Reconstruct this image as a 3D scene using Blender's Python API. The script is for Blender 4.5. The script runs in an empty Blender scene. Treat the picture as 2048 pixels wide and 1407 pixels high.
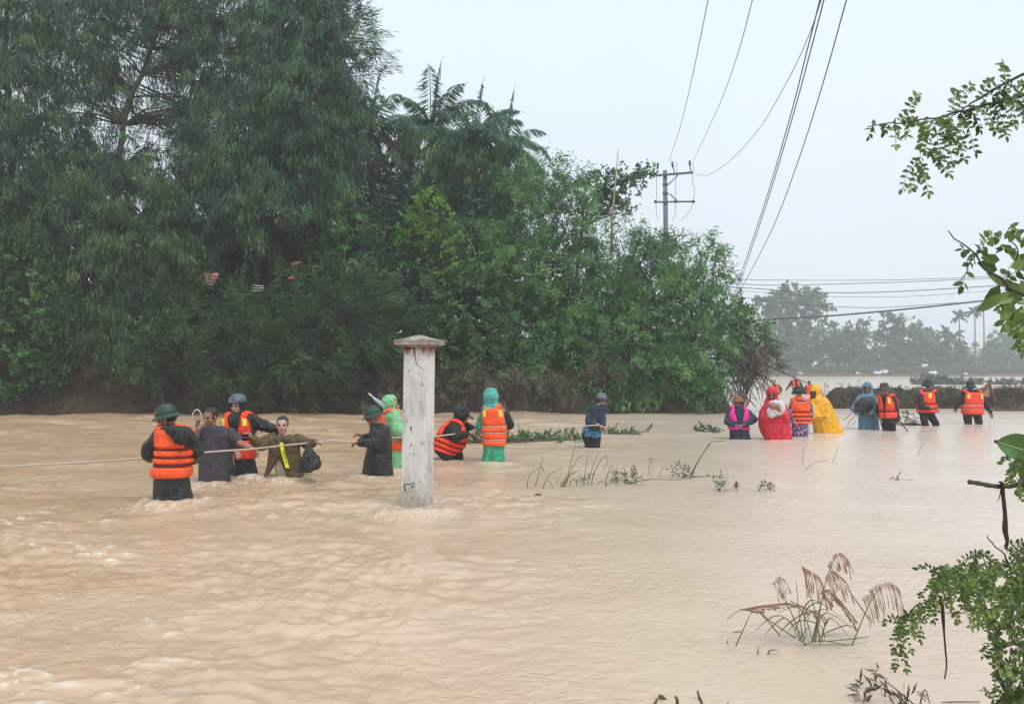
import bpy, math, random
import numpy as np
from mathutils import Vector, noise as mnoise

# ------------------------------------------------------------------ camera, sky, sun, exposure
sc = bpy.context.scene
COL = sc.collection
FPX, IW, IH, HOR, HC = 1600.0, 2048.0, 1407.0, 738.0, 1.45
PITCH = math.atan((HOR - IH / 2) / FPX)
cam_d = bpy.data.cameras.new("camera")
cam_d.sensor_width = 36.0
cam_d.lens = 36.0 * FPX / IW
cam_d.clip_start = 0.05
cam_d.clip_end = 4000
cam = bpy.data.objects.new("camera", cam_d)
COL.objects.link(cam)
cam.location = (0, 0, HC)
cam.rotation_euler = (math.radians(90) + PITCH, 0, 0)
sc.camera = cam

SUN_EL, SUN_ROT = math.radians(58), math.radians(150)
world = bpy.data.worlds.new("World")
sc.world = world
world.use_nodes = True
wn, wl = world.node_tree.nodes, world.node_tree.links
wn.clear()
wo = wn.new("ShaderNodeOutputWorld")
bg = wn.new("ShaderNodeBackground")
sky = wn.new("ShaderNodeTexSky")
sky.sky_type = 'NISHITA'
sky.sun_disc = False
sky.sun_elevation = SUN_EL
sky.sun_rotation = SUN_ROT
sky.dust_density = 4.0
hs = wn.new("ShaderNodeHueSaturation")
hs.inputs['Saturation'].default_value = 0.30
wl.new(sky.outputs[0], hs.inputs['Color'])
# overcast deck: even pale cloud light over the (desaturated) sky
tc = wn.new("ShaderNodeTexCoord")
sep = wn.new("ShaderNodeSeparateXYZ")
wl.new(tc.outputs['Generated'], sep.inputs[0])
rmp = wn.new("ShaderNodeValToRGB")
rmp.color_ramp.elements[0].position = 0.0
rmp.color_ramp.elements[0].color = (6.0, 6.4, 7.1, 1)
rmp.color_ramp.elements[1].position = 0.45
rmp.color_ramp.elements[1].color = (6.75, 7.85, 8.7, 1)
wl.new(sep.outputs['Z'], rmp.inputs[0])
nz = wn.new("ShaderNodeTexNoise")
nz.inputs['Scale'].default_value = 2.2
nz.inputs['Detail'].default_value = 4
wl.new(tc.outputs['Generated'], nz.inputs['Vector'])
nm = wn.new("ShaderNodeMapRange")
nm.inputs['To Min'].default_value = 0.93
nm.inputs['To Max'].default_value = 1.05
wl.new(nz.outputs[0], nm.inputs[0])
mul = wn.new("ShaderNodeVectorMath"); mul.operation = 'SCALE'
wl.new(rmp.outputs[0], mul.inputs[0]); wl.new(nm.outputs[0], mul.inputs['Scale'])
mx = wn.new("ShaderNodeMixRGB")
mx.inputs[0].default_value = 0.88
wl.new(hs.outputs[0], mx.inputs[1])
wl.new(mul.outputs[0], mx.inputs[2])
wl.new(mx.outputs[0], bg.inputs[0])
bg.inputs[1].default_value = 0.10
wl.new(bg.outputs[0], wo.inputs[0])

sd = bpy.data.lights.new("sun", 'SUN')
sd.energy = 1.4
sd.angle = math.radians(25)
sd.color = (1.0, 0.96, 0.90)
sun = bpy.data.objects.new("sun", sd)
COL.objects.link(sun)
sv = Vector((math.sin(SUN_ROT) * math.cos(SUN_EL), math.cos(SUN_ROT) * math.cos(SUN_EL), math.sin(SUN_EL)))
sun.rotation_euler = sv.to_track_quat('Z', 'Y').to_euler()
sun.location = (0, -5, 30)

sc.view_settings.view_transform = 'Standard'
sc.view_settings.look = 'None'
sc.view_settings.exposure = 0.48
sc.view_settings.gamma = 1.0
sc.view_settings.use_curve_mapping = False
sc.cycles.use_denoising = True
sc.cycles.max_bounces = 8
sc.cycles.volume_bounces = 2
sc.cycles.transparent_max_bounces = 8

# ------------------------------------------------------------------ helpers
rng = np.random.default_rng(7)
R = random.Random(11)


def at(px, py, Y):
    """world point seen at pixel (px,py) of the photograph at distance Y"""
    u = (px - IW / 2) / FPX
    v = (IH / 2 - py) / FPX
    dy = math.cos(PITCH) - v * math.sin(PITCH)
    dz = math.sin(PITCH) + v * math.cos(PITCH)
    t = Y / dy
    return np.array([u * t, Y, HC + dz * t])


def wd(py):
    """distance of the water surface seen at row py"""
    v = (IH / 2 - py) / FPX
    dy = math.cos(PITCH) - v * math.sin(PITCH)
    dz = math.sin(PITCH) + v * math.cos(PITCH)
    return -HC * dy / dz


def unit(v):
    v = np.asarray(v, float)
    return v / (np.linalg.norm(v) + 1e-12)


class MB:
    """collects polygons, builds one mesh"""
    def __init__(s):
        s.v = []; s.n = 0; s.f = []; s.m = []; s.sm = []

    def add(s, V, F, mi=0, smooth=True):
        V = np.asarray(V, float)
        s.v.append(V)
        for f in F:
            s.f.append(tuple(int(i) + s.n for i in f)); s.m.append(mi); s.sm.append(smooth)
        s.n += len(V)
        return s

    def merge(s, o):
        for V in o.v: s.v.append(V)
        for f in o.f: s.f.append(tuple(i + s.n for i in f))
        s.m += o.m; s.sm += o.sm; s.n += o.n
        return s

    def mesh(s, name, mats, origin=(0, 0, 0)):
        V = np.concatenate(s.v) - np.asarray(origin, float)
        me = bpy.data.meshes.new(name)
        me.from_pydata(V.tolist(), [], s.f)
        for m in mats: me.materials.append(m)
        me.polygons.foreach_set('material_index', s.m)
        me.polygons.foreach_set('use_smooth', s.sm)
        me.update()
        return me

    def build(s, name, mats, parent=None, origin=None):
        if not isinstance(mats, (list, tuple)): mats = [mats]
        if origin is None:
            origin = tuple(parent['_o']) if parent is not None and '_o' in parent else (0, 0, 0)
        return link(name, s.mesh(name, mats, origin), parent, origin)


def link(name, me, parent=None, origin=(0, 0, 0)):
    o = bpy.data.objects.new(name, me)
    COL.objects.link(o)
    if parent is not None:
        o.parent = parent
        po = parent['_o'] if '_o' in parent else (0, 0, 0)
        o.location = tuple(a - b for a, b in zip(origin, po))
    else:
        o.location = origin
    o['_o'] = tuple(float(a) for a in origin)
    return o


def tag(o, label=None, cat=None, group=None, kind=None):
    if label: o['label'] = label
    if cat: o['category'] = cat
    if group: o['group'] = group
    if kind: o['kind'] = kind
    return o


def empty(name, loc, label, cat, group=None):
    o = bpy.data.objects.new(name, None)
    o.empty_display_size = 0.2
    COL.objects.link(o)
    o.location = loc
    o['_o'] = tuple(float(a) for a in loc)
    return tag(o, label, cat, group)


def tube(pts, rad, n=8, cap=True, flat=1.0):
    """tapered tube; flat<1 squashes the section"""
    P = np.asarray(pts, float)
    k = len(P)
    rad = np.broadcast_to(np.asarray(rad, float), (k,))
    T = np.gradient(P, axis=0)
    T /= np.linalg.norm(T, axis=1)[:, None] + 1e-12
    up = np.array([0, 0, 1.0]) if abs(T[0][2]) < 0.9 else np.array([1.0, 0, 0])
    A = unit(np.cross(up, T[0])); V = []
    for i in range(k):
        A = unit(A - T[i] * A.dot(T[i]))
        B = np.cross(T[i], A)
        a = np.arange(n) * 2 * math.pi / n
        V.append(P[i] + rad[i] * (np.cos(a)[:, None] * A + flat * np.sin(a)[:, None] * B))
    V = np.concatenate(V)
    F = [(i * n + j, i * n + (j + 1) % n, (i + 1) * n + (j + 1) % n, (i + 1) * n + j) for i in range(k - 1) for j in range(n)]
    if cap:
        F.append(tuple(range(n - 1, -1, -1))); F.append(tuple((k - 1) * n + j for j in range(n)))
    return V, F


def capsule(a, b, ra, rb, n=10):
    a, b = np.asarray(a, float), np.asarray(b, float)
    d = unit(b - a)
    pts = [a - d * ra * .95, a - d * ra * .6, a, b, b + d * rb * .6, b + d * rb * .95]
    return tube(pts, [ra * .3, ra * .8, ra, rb, rb * .8, rb * .3], n)


def ellip(c, r, axes=None, n=16, m=10):
    """ellipsoid; axes = rows of unit vectors"""
    A = np.eye(3) if axes is None else np.asarray(axes, float)
    V = [];
    for i in range(m + 1):
        th = math.pi * (0.02 + 0.96 * i / m)
        for j in range(n):
            ph = 2 * math.pi * j / n
            V.append((r[0] * math.sin(th) * math.cos(ph), r[1] * math.sin(th) * math.sin(ph), r[2] * math.cos(th)))
    V = np.array(V) @ A + np.asarray(c, float)
    F = [(i * n + j, (i + 1) * n + j, (i + 1) * n + (j + 1) % n, i * n + (j + 1) % n) for i in range(m) for j in range(n)]
    F.append(tuple(range(n))); F.append(tuple(m * n + j for j in range(n - 1, -1, -1)))
    return V, F


def lathe(c, prof, axes=None, n=24, wob=None, sq=(1, 1)):
    A = np.eye(3) if axes is None else np.asarray(axes, float)
    V = []
    for (r, z) in prof:
        for j in range(n):
            ph = 2 * math.pi * j / n
            rr = r * (1 + (wob(ph, r) if wob else 0))
            V.append((rr * math.cos(ph) * sq[0], rr * math.sin(ph) * sq[1], z + (0 if not wob else 0.15 * rr * wob(ph + 1, r))))
    V = np.array(V) @ A + np.asarray(c, float)
    k = len(prof)
    F = [(i * n + j, i * n + (j + 1) % n, (i + 1) * n + (j + 1) % n, (i + 1) * n + j) for i in range(k - 1) for j in range(n)]
    return V, F


def box(c, h, axes=None):
    A = np.eye(3) if axes is None else np.asarray(axes, float)
    s = np.array([(x, y, z) for x in (-1, 1) for y in (-1, 1) for z in (-1, 1)], float) * np.asarray(h, float)
    return s @ A + np.asarray(c, float), [(0, 1, 3, 2), (4, 6, 7, 5), (0, 4, 5, 1), (2, 3, 7, 6), (0, 2, 6, 4), (1, 5, 7, 3)]


def quads_mesh(name, V, mat, tint=None, origin=(0, 0, 0), Fq=None):
    """fast path: V (N,4,3) separate quads, or V (M,3) with index array Fq (N,4)"""
    if Fq is None:
        N = len(V); P = V.reshape(-1, 3); idx = np.arange(4 * N)
    else:
        N = len(Fq); P = V; idx = Fq.reshape(-1)
    P = P - np.asarray(origin, float)
    me = bpy.data.meshes.new(name)
    me.vertices.add(len(P)); me.vertices.foreach_set('co', P.astype(np.float32).ravel())
    me.loops.add(4 * N); me.loops.foreach_set('vertex_index', idx.astype(np.int32))
    me.polygons.add(N)
    me.polygons.foreach_set('loop_start', np.arange(0, 4 * N, 4, dtype=np.int32))
    me.update(calc_edges=True)
    if mat is not None: me.materials.append(mat)
    if tint is not None:
        a = me.attributes.new('tint', 'FLOAT', 'FACE')
        a.data.foreach_set('value', np.asarray(tint, np.float32))
    return me


def fuse(mb, voxel, smooth=2, fac=0.5):
    """one continuous surface out of overlapping closed shells -> (V, polys)"""
    me = mb.mesh('t', [])
    o = bpy.data.objects.new('t', me)
    COL.objects.link(o)
    r = o.modifiers.new('r', 'REMESH'); r.mode = 'VOXEL'; r.voxel_size = voxel
    if smooth:
        s = o.modifiers.new('s', 'SMOOTH'); s.iterations = smooth; s.factor = fac
    dg = bpy.context.evaluated_depsgraph_get()
    ev = o.evaluated_get(dg)
    m2 = bpy.data.meshes.new_from_object(ev)
    bpy.data.objects.remove(o); bpy.data.meshes.remove(me)
    return m2


def mesh_v(me):
    a = np.empty(len(me.vertices) * 3, np.float32); me.vertices.foreach_get('co', a)
    return a.reshape(-1, 3).astype(float)


def set_v(me, V):
    me.vertices.foreach_set('co', V.astype(np.float32).ravel()); me.update()


def mesh_n(me):
    a = np.empty(len(me.vertices) * 3, np.float32); me.vertices.foreach_get('normal', a)
    return a.reshape(-1, 3).astype(float)


_perm = np.random.default_rng(3).integers(0, 256, 512 * 2)
_grad = np.stack([np.cos(np.arange(256) * 2.399), np.sin(np.arange(256) * 2.399)], 1)


def perlin(x, y, seed=0):
    xi = np.floor(x).astype(int); yi = np.floor(y).astype(int)
    xf = x - xi; yf = y - yi
    u = xf * xf * xf * (xf * (xf * 6 - 15) + 10); v = yf * yf * yf * (yf * (yf * 6 - 15) + 10)
    def g(ix, iy, dx, dy):
        h = _perm[(_perm[(ix + seed * 17) & 255] + iy) & 255] & 255
        return _grad[h, 0] * dx + _grad[h, 1] * dy
    n00 = g(xi, yi, xf, yf); n10 = g(xi + 1, yi, xf - 1, yf)
    n01 = g(xi, yi + 1, xf, yf - 1); n11 = g(xi + 1, yi + 1, xf - 1, yf - 1)
    return (n00 * (1 - u) + n10 * u) * (1 - v) + (n01 * (1 - u) + n11 * u) * v


# ------------------------------------------------------------------ materials
def newmat(name):
    m = bpy.data.materials.new(name); m.use_nodes = True
    nt = m.node_tree
    return m, nt.nodes, nt.links, nt.nodes['Principled BSDF']


def mat_plain(name, col, rough=0.6, var=0.25, scale=12.0, bump=0.0, bscale=30.0, spec=0.5, coord='Object', stretch=(1, 1, 1), metal=0.0, trans=0.0):
    m, n, l, b = newmat(name)
    tc = n.new('ShaderNodeTexCoord'); mp = n.new('ShaderNodeMapping'); mp.inputs['Scale'].default_value = stretch
    l.new(tc.outputs[coord], mp.inputs[0])
    nz = n.new('ShaderNodeTexNoise'); nz.inputs['Scale'].default_value = scale; nz.inputs['Detail'].default_value = 5
    l.new(mp.outputs[0], nz.inputs['Vector'])
    mr = n.new('ShaderNodeMapRange'); mr.inputs['From Min'].default_value = .3; mr.inputs['From Max'].default_value = .7
    mr.inputs['To Min'].default_value = 1 - var; mr.inputs['To Max'].default_value = 1 + var
    l.new(nz.outputs[0], mr.inputs[0])
    vm = n.new('ShaderNodeVectorMath'); vm.operation = 'SCALE'; vm.inputs[0].default_value = col[:3]
    l.new(mr.outputs[0], vm.inputs['Scale']); l.new(vm.outputs[0], b.inputs['Base Color'])
    b.inputs['Roughness'].default_value = rough; b.inputs['Specular IOR Level'].default_value = spec
    b.inputs['Metallic'].default_value = metal
    if trans: b.inputs['Alpha'].default_value = 1 - trans
    if bump:
        n2 = n.new('ShaderNodeTexNoise'); n2.inputs['Scale'].default_value = bscale; n2.inputs['Detail'].default_value = 6
        l.new(mp.outputs[0], n2.inputs['Vector'])
        bp = n.new('ShaderNodeBump'); bp.inputs['Strength'].default_value = bump; bp.inputs['Distance'].default_value = .02
        l.new(n2.outputs[0], bp.inputs['Height']); l.new(bp.outputs[0], b.inputs['Normal'])
    return m


def mat_leaf(name, dark, mid, light, transl=0.25, rough=0.5, scale=1.2):
    """leaves: species colours by a per-leaf tint plus a slow patchy drift"""
    m, n, l, b = newmat(name)
    at_ = n.new('ShaderNodeAttribute'); at_.attribute_name = 'tint'
    geo = n.new('ShaderNodeNewGeometry')
    nz = n.new('ShaderNodeTexNoise'); nz.inputs['Scale'].default_value = scale; nz.inputs['Detail'].default_value = 2
    l.new(geo.outputs['Position'], nz.inputs['Vector'])
    mm = n.new('ShaderNodeMath'); mm.operation = 'MULTIPLY_ADD'; mm.inputs[1].default_value = 2.0; mm.inputs[2].default_value = -1.0
    l.new(nz.outputs[0], mm.inputs[0])
    ad = n.new('ShaderNodeMath'); ad.operation = 'ADD'; ad.use_clamp = True
    l.new(at_.outputs['Fac'], ad.inputs[0]); l.new(mm.outputs[0], ad.inputs[1])
    rp = n.new('ShaderNodeValToRGB')
    e = rp.color_ramp.elements
    e[0].color = (*dark, 1); e[1].color = (*light, 1); e.new(.5).color = (*mid, 1)
    l.new(ad.outputs[0], rp.inputs[0]); l.new(rp.outputs[0], b.inputs['Base Color'])
    b.inputs['Roughness'].default_value = rough
    b.inputs['Specular IOR Level'].default_value = .35
    tr = n.new('ShaderNodeBsdfTranslucent'); l.new(rp.outputs[0], tr.inputs[0])
    mix = n.new('ShaderNodeMixShader'); mix.inputs[0].default_value = transl
    l.new(b.outputs[0], mix.inputs[1]); l.new(tr.outputs[0], mix.inputs[2])
    l.new(mix.outputs[0], n['Material Output'].inputs[0])
    return m


M = {}
M['bark'] = mat_plain('bark', (.055, .047, .04), .9, .5, 6, .6, 20)
M['twig'] = mat_plain('twig', (.075, .055, .04), .85, .4, 20)
M['bank'] = mat_plain('bank_soil', (.06, .042, .028), .95, .5, 1.5, 1.0, 6)
M['casu'] = mat_leaf('casuarina_needles', (0.0123, 0.0456, 0.0309), (0.0350, 0.1033, 0.0568), (0.0980, 0.2014, 0.0771), 0.3, scale=.9)
M['casu_olive'] = mat_leaf('casuarina_olive', (0.0144, 0.0406, 0.0234), (0.0447, 0.1036, 0.0447), (0.1149, 0.2123, 0.0727), 0.3, scale=.9)
M['broad'] = mat_leaf('broad_leaf', (0.0256, 0.0714, 0.0354), (0.0597, 0.1631, 0.0619), (0.1494, 0.3105, 0.0974), 0.35)
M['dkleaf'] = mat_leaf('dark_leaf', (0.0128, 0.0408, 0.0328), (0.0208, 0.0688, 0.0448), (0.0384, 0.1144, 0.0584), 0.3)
M['lime'] = mat_leaf('lime_leaf', (0.0574, 0.1552, 0.0311), (0.1394, 0.3105, 0.0518), (0.2458, 0.4657, 0.0776), 0.4)
M['bamboo'] = mat_leaf('bamboo_leaf', (0.0335, 0.1071, 0.0415), (0.0892, 0.2303, 0.0753), (0.2106, 0.4123, 0.1304), .4, scale=.8)
M['palm'] = mat_leaf('palm_leaf', (.030, .095, .064), (.080, .20, .125), (.16, .33, .20), .4)
M['palmdry'] = mat_leaf('dry_palm_leaf', (0.0520, 0.0494, 0.0442), (0.0975, 0.0910, 0.0780), (0.1690, 0.1495, 0.1235), 0.3)
M['dry'] = mat_leaf('dry_leaf', (.050, .042, .032), (.11, .092, .07), (.19, .16, .12), .1)
M['far'] = mat_leaf('far_leaf', (0.0338, 0.0824, 0.0372), (0.0720, 0.1568, 0.0582), (0.1394, 0.2637, 0.0879), 0.3, scale=.15)  # leaf colour lightened to stand in for some of the distance haze
M['near'] = mat_leaf('near_leaf', (0.0459, 0.0807, 0.0207), (0.1069, 0.1834, 0.0407), (0.2314, 0.3220, 0.0886), 0.4, .4, 6)

# ------------------------------------------------------------------ setting: ground, flood water
def sstep(a, b, x):
    t = np.clip((x - a) / (b - a), 0, 1); return t * t * (3 - 2 * t)


def edge_y(x):
    return 25.8 + .055 * x + .5 * perlin(x * .35, x * 0 + 3.3, 5)


def ground_z(x, y):
    e = edge_y(x)
    b = sstep(e - .5, e + 1.2, y) * (1.9 + .35 * perlin(x * .5, y * .5, 8)) + sstep(28, 33, y) * .9
    b *= 1 - sstep(6.6, 8.0, x - (y - 27) * .12)
    b *= 1 - sstep(55, 70, y)
    f = sstep(163, 170, y + 3 * perlin(x * .05, y * 0, 4)) * (1.6 + .3 * perlin(x * .1, y * .1, 2))
    return -.75 + b * 1.25 + f + .05 * perlin(x * .8, y * .8, 1)


ys = np.concatenate([np.array([-900, -200, -40, -10.]), np.arange(0, 23, 1.5), np.arange(23, 34, .3), np.arange(34, 80, 3), np.arange(80, 158, 8), np.arange(158, 180, 1.5), [200, 300, 600, 1500, 2800]])
xs = np.concatenate([np.array([-2500, -600, -200, -80, -50]), np.arange(-30, 12, .35), np.arange(12, 120, 3), [150, 250, 600, 2500]])
X, Y = np.meshgrid(xs, ys)
Z = ground_z(X, Y)
V = np.stack([X, Y, Z], -1).reshape(-1, 3)
nx, ny = len(xs), len(ys)
ii = (np.arange(ny - 1)[:, None] * nx + np.arange(nx - 1)).reshape(-1)
Fq = np.stack([ii, ii + 1, ii + nx + 1, ii + nx], 1)
me = quads_mesh('ground', V, M['bank'], Fq=Fq)
me.shade_smooth()
tag(link('ground', me), kind='structure')

# people and posts that break the current: (x, y, strength)
WAKES = []
for px, py, a in ((345, 1008, 1), (430, 968, .8), (488, 958, .8), (570, 962, .8), (755, 953, .7), (833, 1027, .7), (790, 935, .5),
                  (893, 923, .5), (987, 926, .5), (1182, 898, .4), (1480, 879, .3), (1556, 880, .4), (1600, 874, .3), (1655, 866, .3)):
    y0 = wd(py); WAKES.append(((px - 1024) / FPX * y0, y0, a))


def water_z(x, y):
    px = 1024 + x / np.maximum(y, .5) * FPX
    turb = 1 - sstep(750, 1550, px + 30 * perlin(x * .6, y * .6, 9))
    turb = np.clip(turb, .16, 1)
    # current: broad swells, then steep chop in gusty patches
    wx = x + .35 * perlin(x * .7, y * .7, 2) + .08 * perlin(x * 3, y * 3, 4)
    wy = y + .35 * perlin(x * .6, y * .8, 6) + .08 * perlin(x * 3.1, y * 2.7, 7)
    rid = lambda n: 1 - 2.2 * np.abs(n)
    gust = .35 + 1.15 * sstep(-.30, .40, perlin(wx * .40, wy * .40, 51))
    big = .036 * perlin(wx * .55, wy * .75, 11)
    mid = gust * (.024 * perlin(wx * 1.3, wy * 1.7, 12) + .007 * rid(perlin(wx * 1.6, wy * 3.3, 17)))
    sm = gust * (.013 * rid(perlin(wx * 2.3, wy * 5.0, 13)) + .010 * perlin(wx * 4.2, wy * 5.5, 18))
    chop = gust * .0100 * rid(perlin(wx * 5.0, wy * 9.5, 14)) + gust * .0048 * perlin(wx * 13, wy * 14, 15)
    far = sstep(11, 20, y) * (1 - sstep(26, 34, y)) * (1 - sstep(1000, 1500, px))
    z = 1.25 * turb * (big + mid + sm) + (turb * 1.3 + .18) * chop + far * (.13 * perlin(wx * .35, wy * 1.1, 21) + .04 * perlin(wx * .9, wy * 2.6, 22))
    z = z * (1 - .8 * sstep(40, 60, y))
    foam = np.zeros_like(z)
    for (ax, ay, s) in WAKES:
        d2 = ((x - ax + .10) / .62) ** 2 + ((y - ay + .22) / .42) ** 2
        g = np.exp(-d2 * 1.4) * s
        rr0 = np.sqrt(((x - ax) / .30) ** 2 + ((y - ay - .02) / .26) ** 2)
        ring = np.exp(-((rr0 - 1.05) / .35) ** 2) * s
        z = z + ring * (.028 + .03 * perlin(x * 6, y * 6, 35)); foam = foam + ring * .6 * sstep(-.1, .35, perlin(x * 9, y * 9, 36))
        wv = np.exp(-((x - ax) / 1.1) ** 2 - ((y - ay + .55) / .6) ** 2) * s; z = z + wv * .022 * np.sin(9 * np.sqrt((x - ax) ** 2 + (y - ay) ** 2) + 2 * perlin(x * 2, y * 2, 37))
        z = z + g * (.055 * np.abs(perlin(x * 5, y * 7, 31)) + .02)
        foam = foam + g * .8 * sstep(.5, .95, 1 - 3.5 * np.abs(perlin(x * 8, y * 10, 33)))
    zone = (1 - sstep(60, 700, px)) * (sstep(0, 2.5, y)) * (1 - sstep(7.6, 9.0, y))
    patch = sstep(.02, .26, perlin(x * .9 + 4.1, y * 1.5, 41)) * sstep(-.10, .25, perlin(x * 3.2, y * 9, 42))
    foam = foam + .95 * zone * patch * sstep(.55, .95, 1 - 3.5 * np.abs(perlin(x * 5 + .4 * perlin(x * 9, y * 9, 3), y * 9, 43)))
    z = z + zone * patch * .02
    return z, np.clip(foam, 0, 1)


yr = [-60, -20, -5, 0, .8]
y = 1.25
while y < 34: yr.append(y); y *= 1.0072
while y < 166: yr.append(y); y *= 1.03
yr += [168, 171]
yr = np.array(yr)
NCX = 760
tt = np.linspace(-1, 1, NCX)
tt = np.sign(tt) * np.abs(tt) ** 1.0
halfw = np.where(yr < 1.2, 12, 1.8 + .72 * np.maximum(yr, 0))
halfw = np.maximum.accumulate(np.where(yr < 1.2, 3.0, halfw))
outer = np.array([1.3, 2.5, 8, 40])
Xw = np.concatenate([-(halfw[:, None] * outer[::-1][None]), halfw[:, None] * tt[None], halfw[:, None] * outer[None]], 1)
Yw = np.repeat(yr[:, None], Xw.shape[1], 1)
Zw, foam = water_z(Xw, Yw)
calm = (np.abs(Xw) > halfw[:, None] * 1.02) | (Yw < 1)
Zw[calm] *= 0
foam[calm] = 0
ny, nx = Xw.shape
ii = (np.arange(ny - 1)[:, None] * nx + np.arange(nx - 1)).reshape(-1)
Fq = np.stack([ii, ii + 1, ii + nx + 1, ii + nx], 1)
m, n, l, b = newmat('flood_water')
tc = n.new('ShaderNodeTexCoord'); mp = n.new('ShaderNodeMapping'); mp.inputs['Scale'].default_value = (.55, 1.5, 1)
l.new(tc.outputs['Object'], mp.inputs[0])
nz = n.new('ShaderNodeTexNoise'); nz.inputs['Scale'].default_value = .55; nz.inputs['Detail'].default_value = 6; nz.inputs['Roughness'].default_value = .62
l.new(mp.outputs[0], nz.inputs['Vector'])
rp = n.new('ShaderNodeValToRGB'); e = rp.color_ramp.elements
e[0].position = .32; e[0].color = (.465, .300, .178, 1); e[1].position = .66; e[1].color = (.585, .420, .285, 1)
l.new(nz.outputs[0], rp.inputs[0])
# paler to the right: sky reflection of the smoother water put into its colour
sx = n.new('ShaderNodeSeparateXYZ'); l.new(tc.outputs['Object'], sx.inputs[0])
dv = n.new('ShaderNodeMath'); dv.operation = 'MULTIPLY_ADD'; dv.inputs[1].default_value = .11; dv.inputs[2].default_value = .38; dv.use_clamp = True
l.new(sx.outputs['X'], dv.inputs[0])
mc = n.new('ShaderNodeMixRGB'); mc.inputs[2].default_value = (.605, .49, .40, 1)
l.new(dv.outputs[0], mc.inputs[0]); l.new(rp.outputs[0], mc.inputs[1])
fa = n.new('ShaderNodeAttribute'); fa.attribute_name = 'foam'
fm = n.new('ShaderNodeMixRGB'); fm.inputs[2].default_value = (.74, .66, .56, 1)
l.new(fa.outputs['Fac'], fm.inputs[0]); l.new(mc.outputs[0], fm.inputs[1])
l.new(fm.outputs[0], b.inputs['Base Color'])
b.inputs['Roughness'].default_value = .20; b.inputs['IOR'].default_value = 1.33
mp2 = n.new('ShaderNodeMapping'); mp2.inputs['Scale'].default_value = (6, 8, 1)
l.new(tc.outputs['Object'], mp2.inputs[0])
n2 = n.new('ShaderNodeTexNoise'); n2.inputs['Scale'].default_value = 1.5; n2.inputs['Detail'].default_value = 4; n2.inputs['Distortion'].default_value = .9
l.new(mp2.outputs[0], n2.inputs['Vector'])
rg = n.new('ShaderNodeMath'); rg.operation = 'SUBTRACT'; rg.inputs[1].default_value = .5; l.new(n2.outputs[0], rg.inputs[0])
ab = n.new('ShaderNodeMath'); ab.operation = 'ABSOLUTE'; l.new(rg.outputs[0], ab.inputs[0])
n3 = n.new('ShaderNodeTexNoise'); n3.inputs['Scale'].default_value = .5; n3.inputs['Detail'].default_value = 2; l.new(tc.outputs['Object'], n3.inputs['Vector'])
gm = n.new('ShaderNodeMapRange'); gm.inputs['From Min'].default_value = .38; gm.inputs['From Max'].default_value = .62; gm.inputs['To Min'].default_value = .15; gm.inputs['To Max'].default_value = 1.0
l.new(n3.outputs[0], gm.inputs[0])
hh_ = n.new('ShaderNodeMath'); hh_.operation = 'MULTIPLY'; l.new(ab.outputs[0], hh_.inputs[0]); l.new(gm.outputs[0], hh_.inputs[1])
bp = n.new('ShaderNodeBump'); bp.inputs['Strength'].default_value = .9; bp.inputs['Distance'].default_value = -.032
l.new(hh_.outputs[0], bp.inputs['Height']); l.new(bp.outputs[0], b.inputs['Normal'])
me = quads_mesh('water', np.stack([Xw, Yw, Zw], -1).reshape(-1, 3), m, Fq=Fq)
a = me.attributes.new('foam', 'FLOAT', 'POINT'); a.data.foreach_set('value', foam.astype(np.float32).ravel())
me.shade_smooth()
tag(link('water', me), kind='structure')


# ------------------------------------------------------------------ foliage
def nrm(A):
    return A / (np.linalg.norm(A, axis=-1, keepdims=True) + 1e-9)


def leafq(B, D, L, Wd):
    N = len(B); L = np.asarray(L).reshape(-1, 1); Wd = np.asarray(Wd).reshape(-1, 1)
    S = nrm(np.cross(D, rng.normal(size=(N, 3)))) * Wd / 2
    mid = B + D * L * .45
    return np.stack([B, mid + S, B + D * L, mid - S], 1)


DOWN = np.array([0, 0, -1.0])
STY = {  # k leaves, spread, length, width, weights: outward, down, sideways(right), random
    'casu': dict(k=60, axis=.85, L=(.16, .38), W=.028, o=.22, d=1.1, s=.04, r=.26, axw=.1),
    'spray': dict(k=52, axis=.85, L=(.20, .42), W=.028, o=.50, d=.28, s=.40, r=.34, up=.15),
    'bamboo': dict(k=32, axis=.64, L=(.12, .23), W=.038, o=.45, d=.75, s=.0, r=.55),
    'broad': dict(k=16, axis=.35, L=(.10, .18), W=.085, o=.45, d=.1, s=0, r=1.0),
    'big': dict(k=12, axis=.7, L=(.26, .45), W=.20, o=.3, d=.3, s=0, r=1.0),
    'far': dict(k=16, axis=1.6, L=(.6, 1.2), W=.6, o=.3, d=.2, s=0, r=1.0),
    'farpalm': dict(k=10, axis=.6, L=(.5, 1.0), W=.18, o=.3, d=.8, s=0, r=.4),
    'weed': dict(k=14, axis=.3, L=(.06, .16), W=.03, o=.4, d=-.2, s=0, r=.9),
    'tiny': dict(k=9, axis=.10, L=(.03, .08), W=.014, o=.4, d=-.2, s=0, r=.9),
    'grass': dict(k=14, axis=.35, L=(.25, .5), W=.022, o=.45, d=.75, s=0, r=.35),
}


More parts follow.
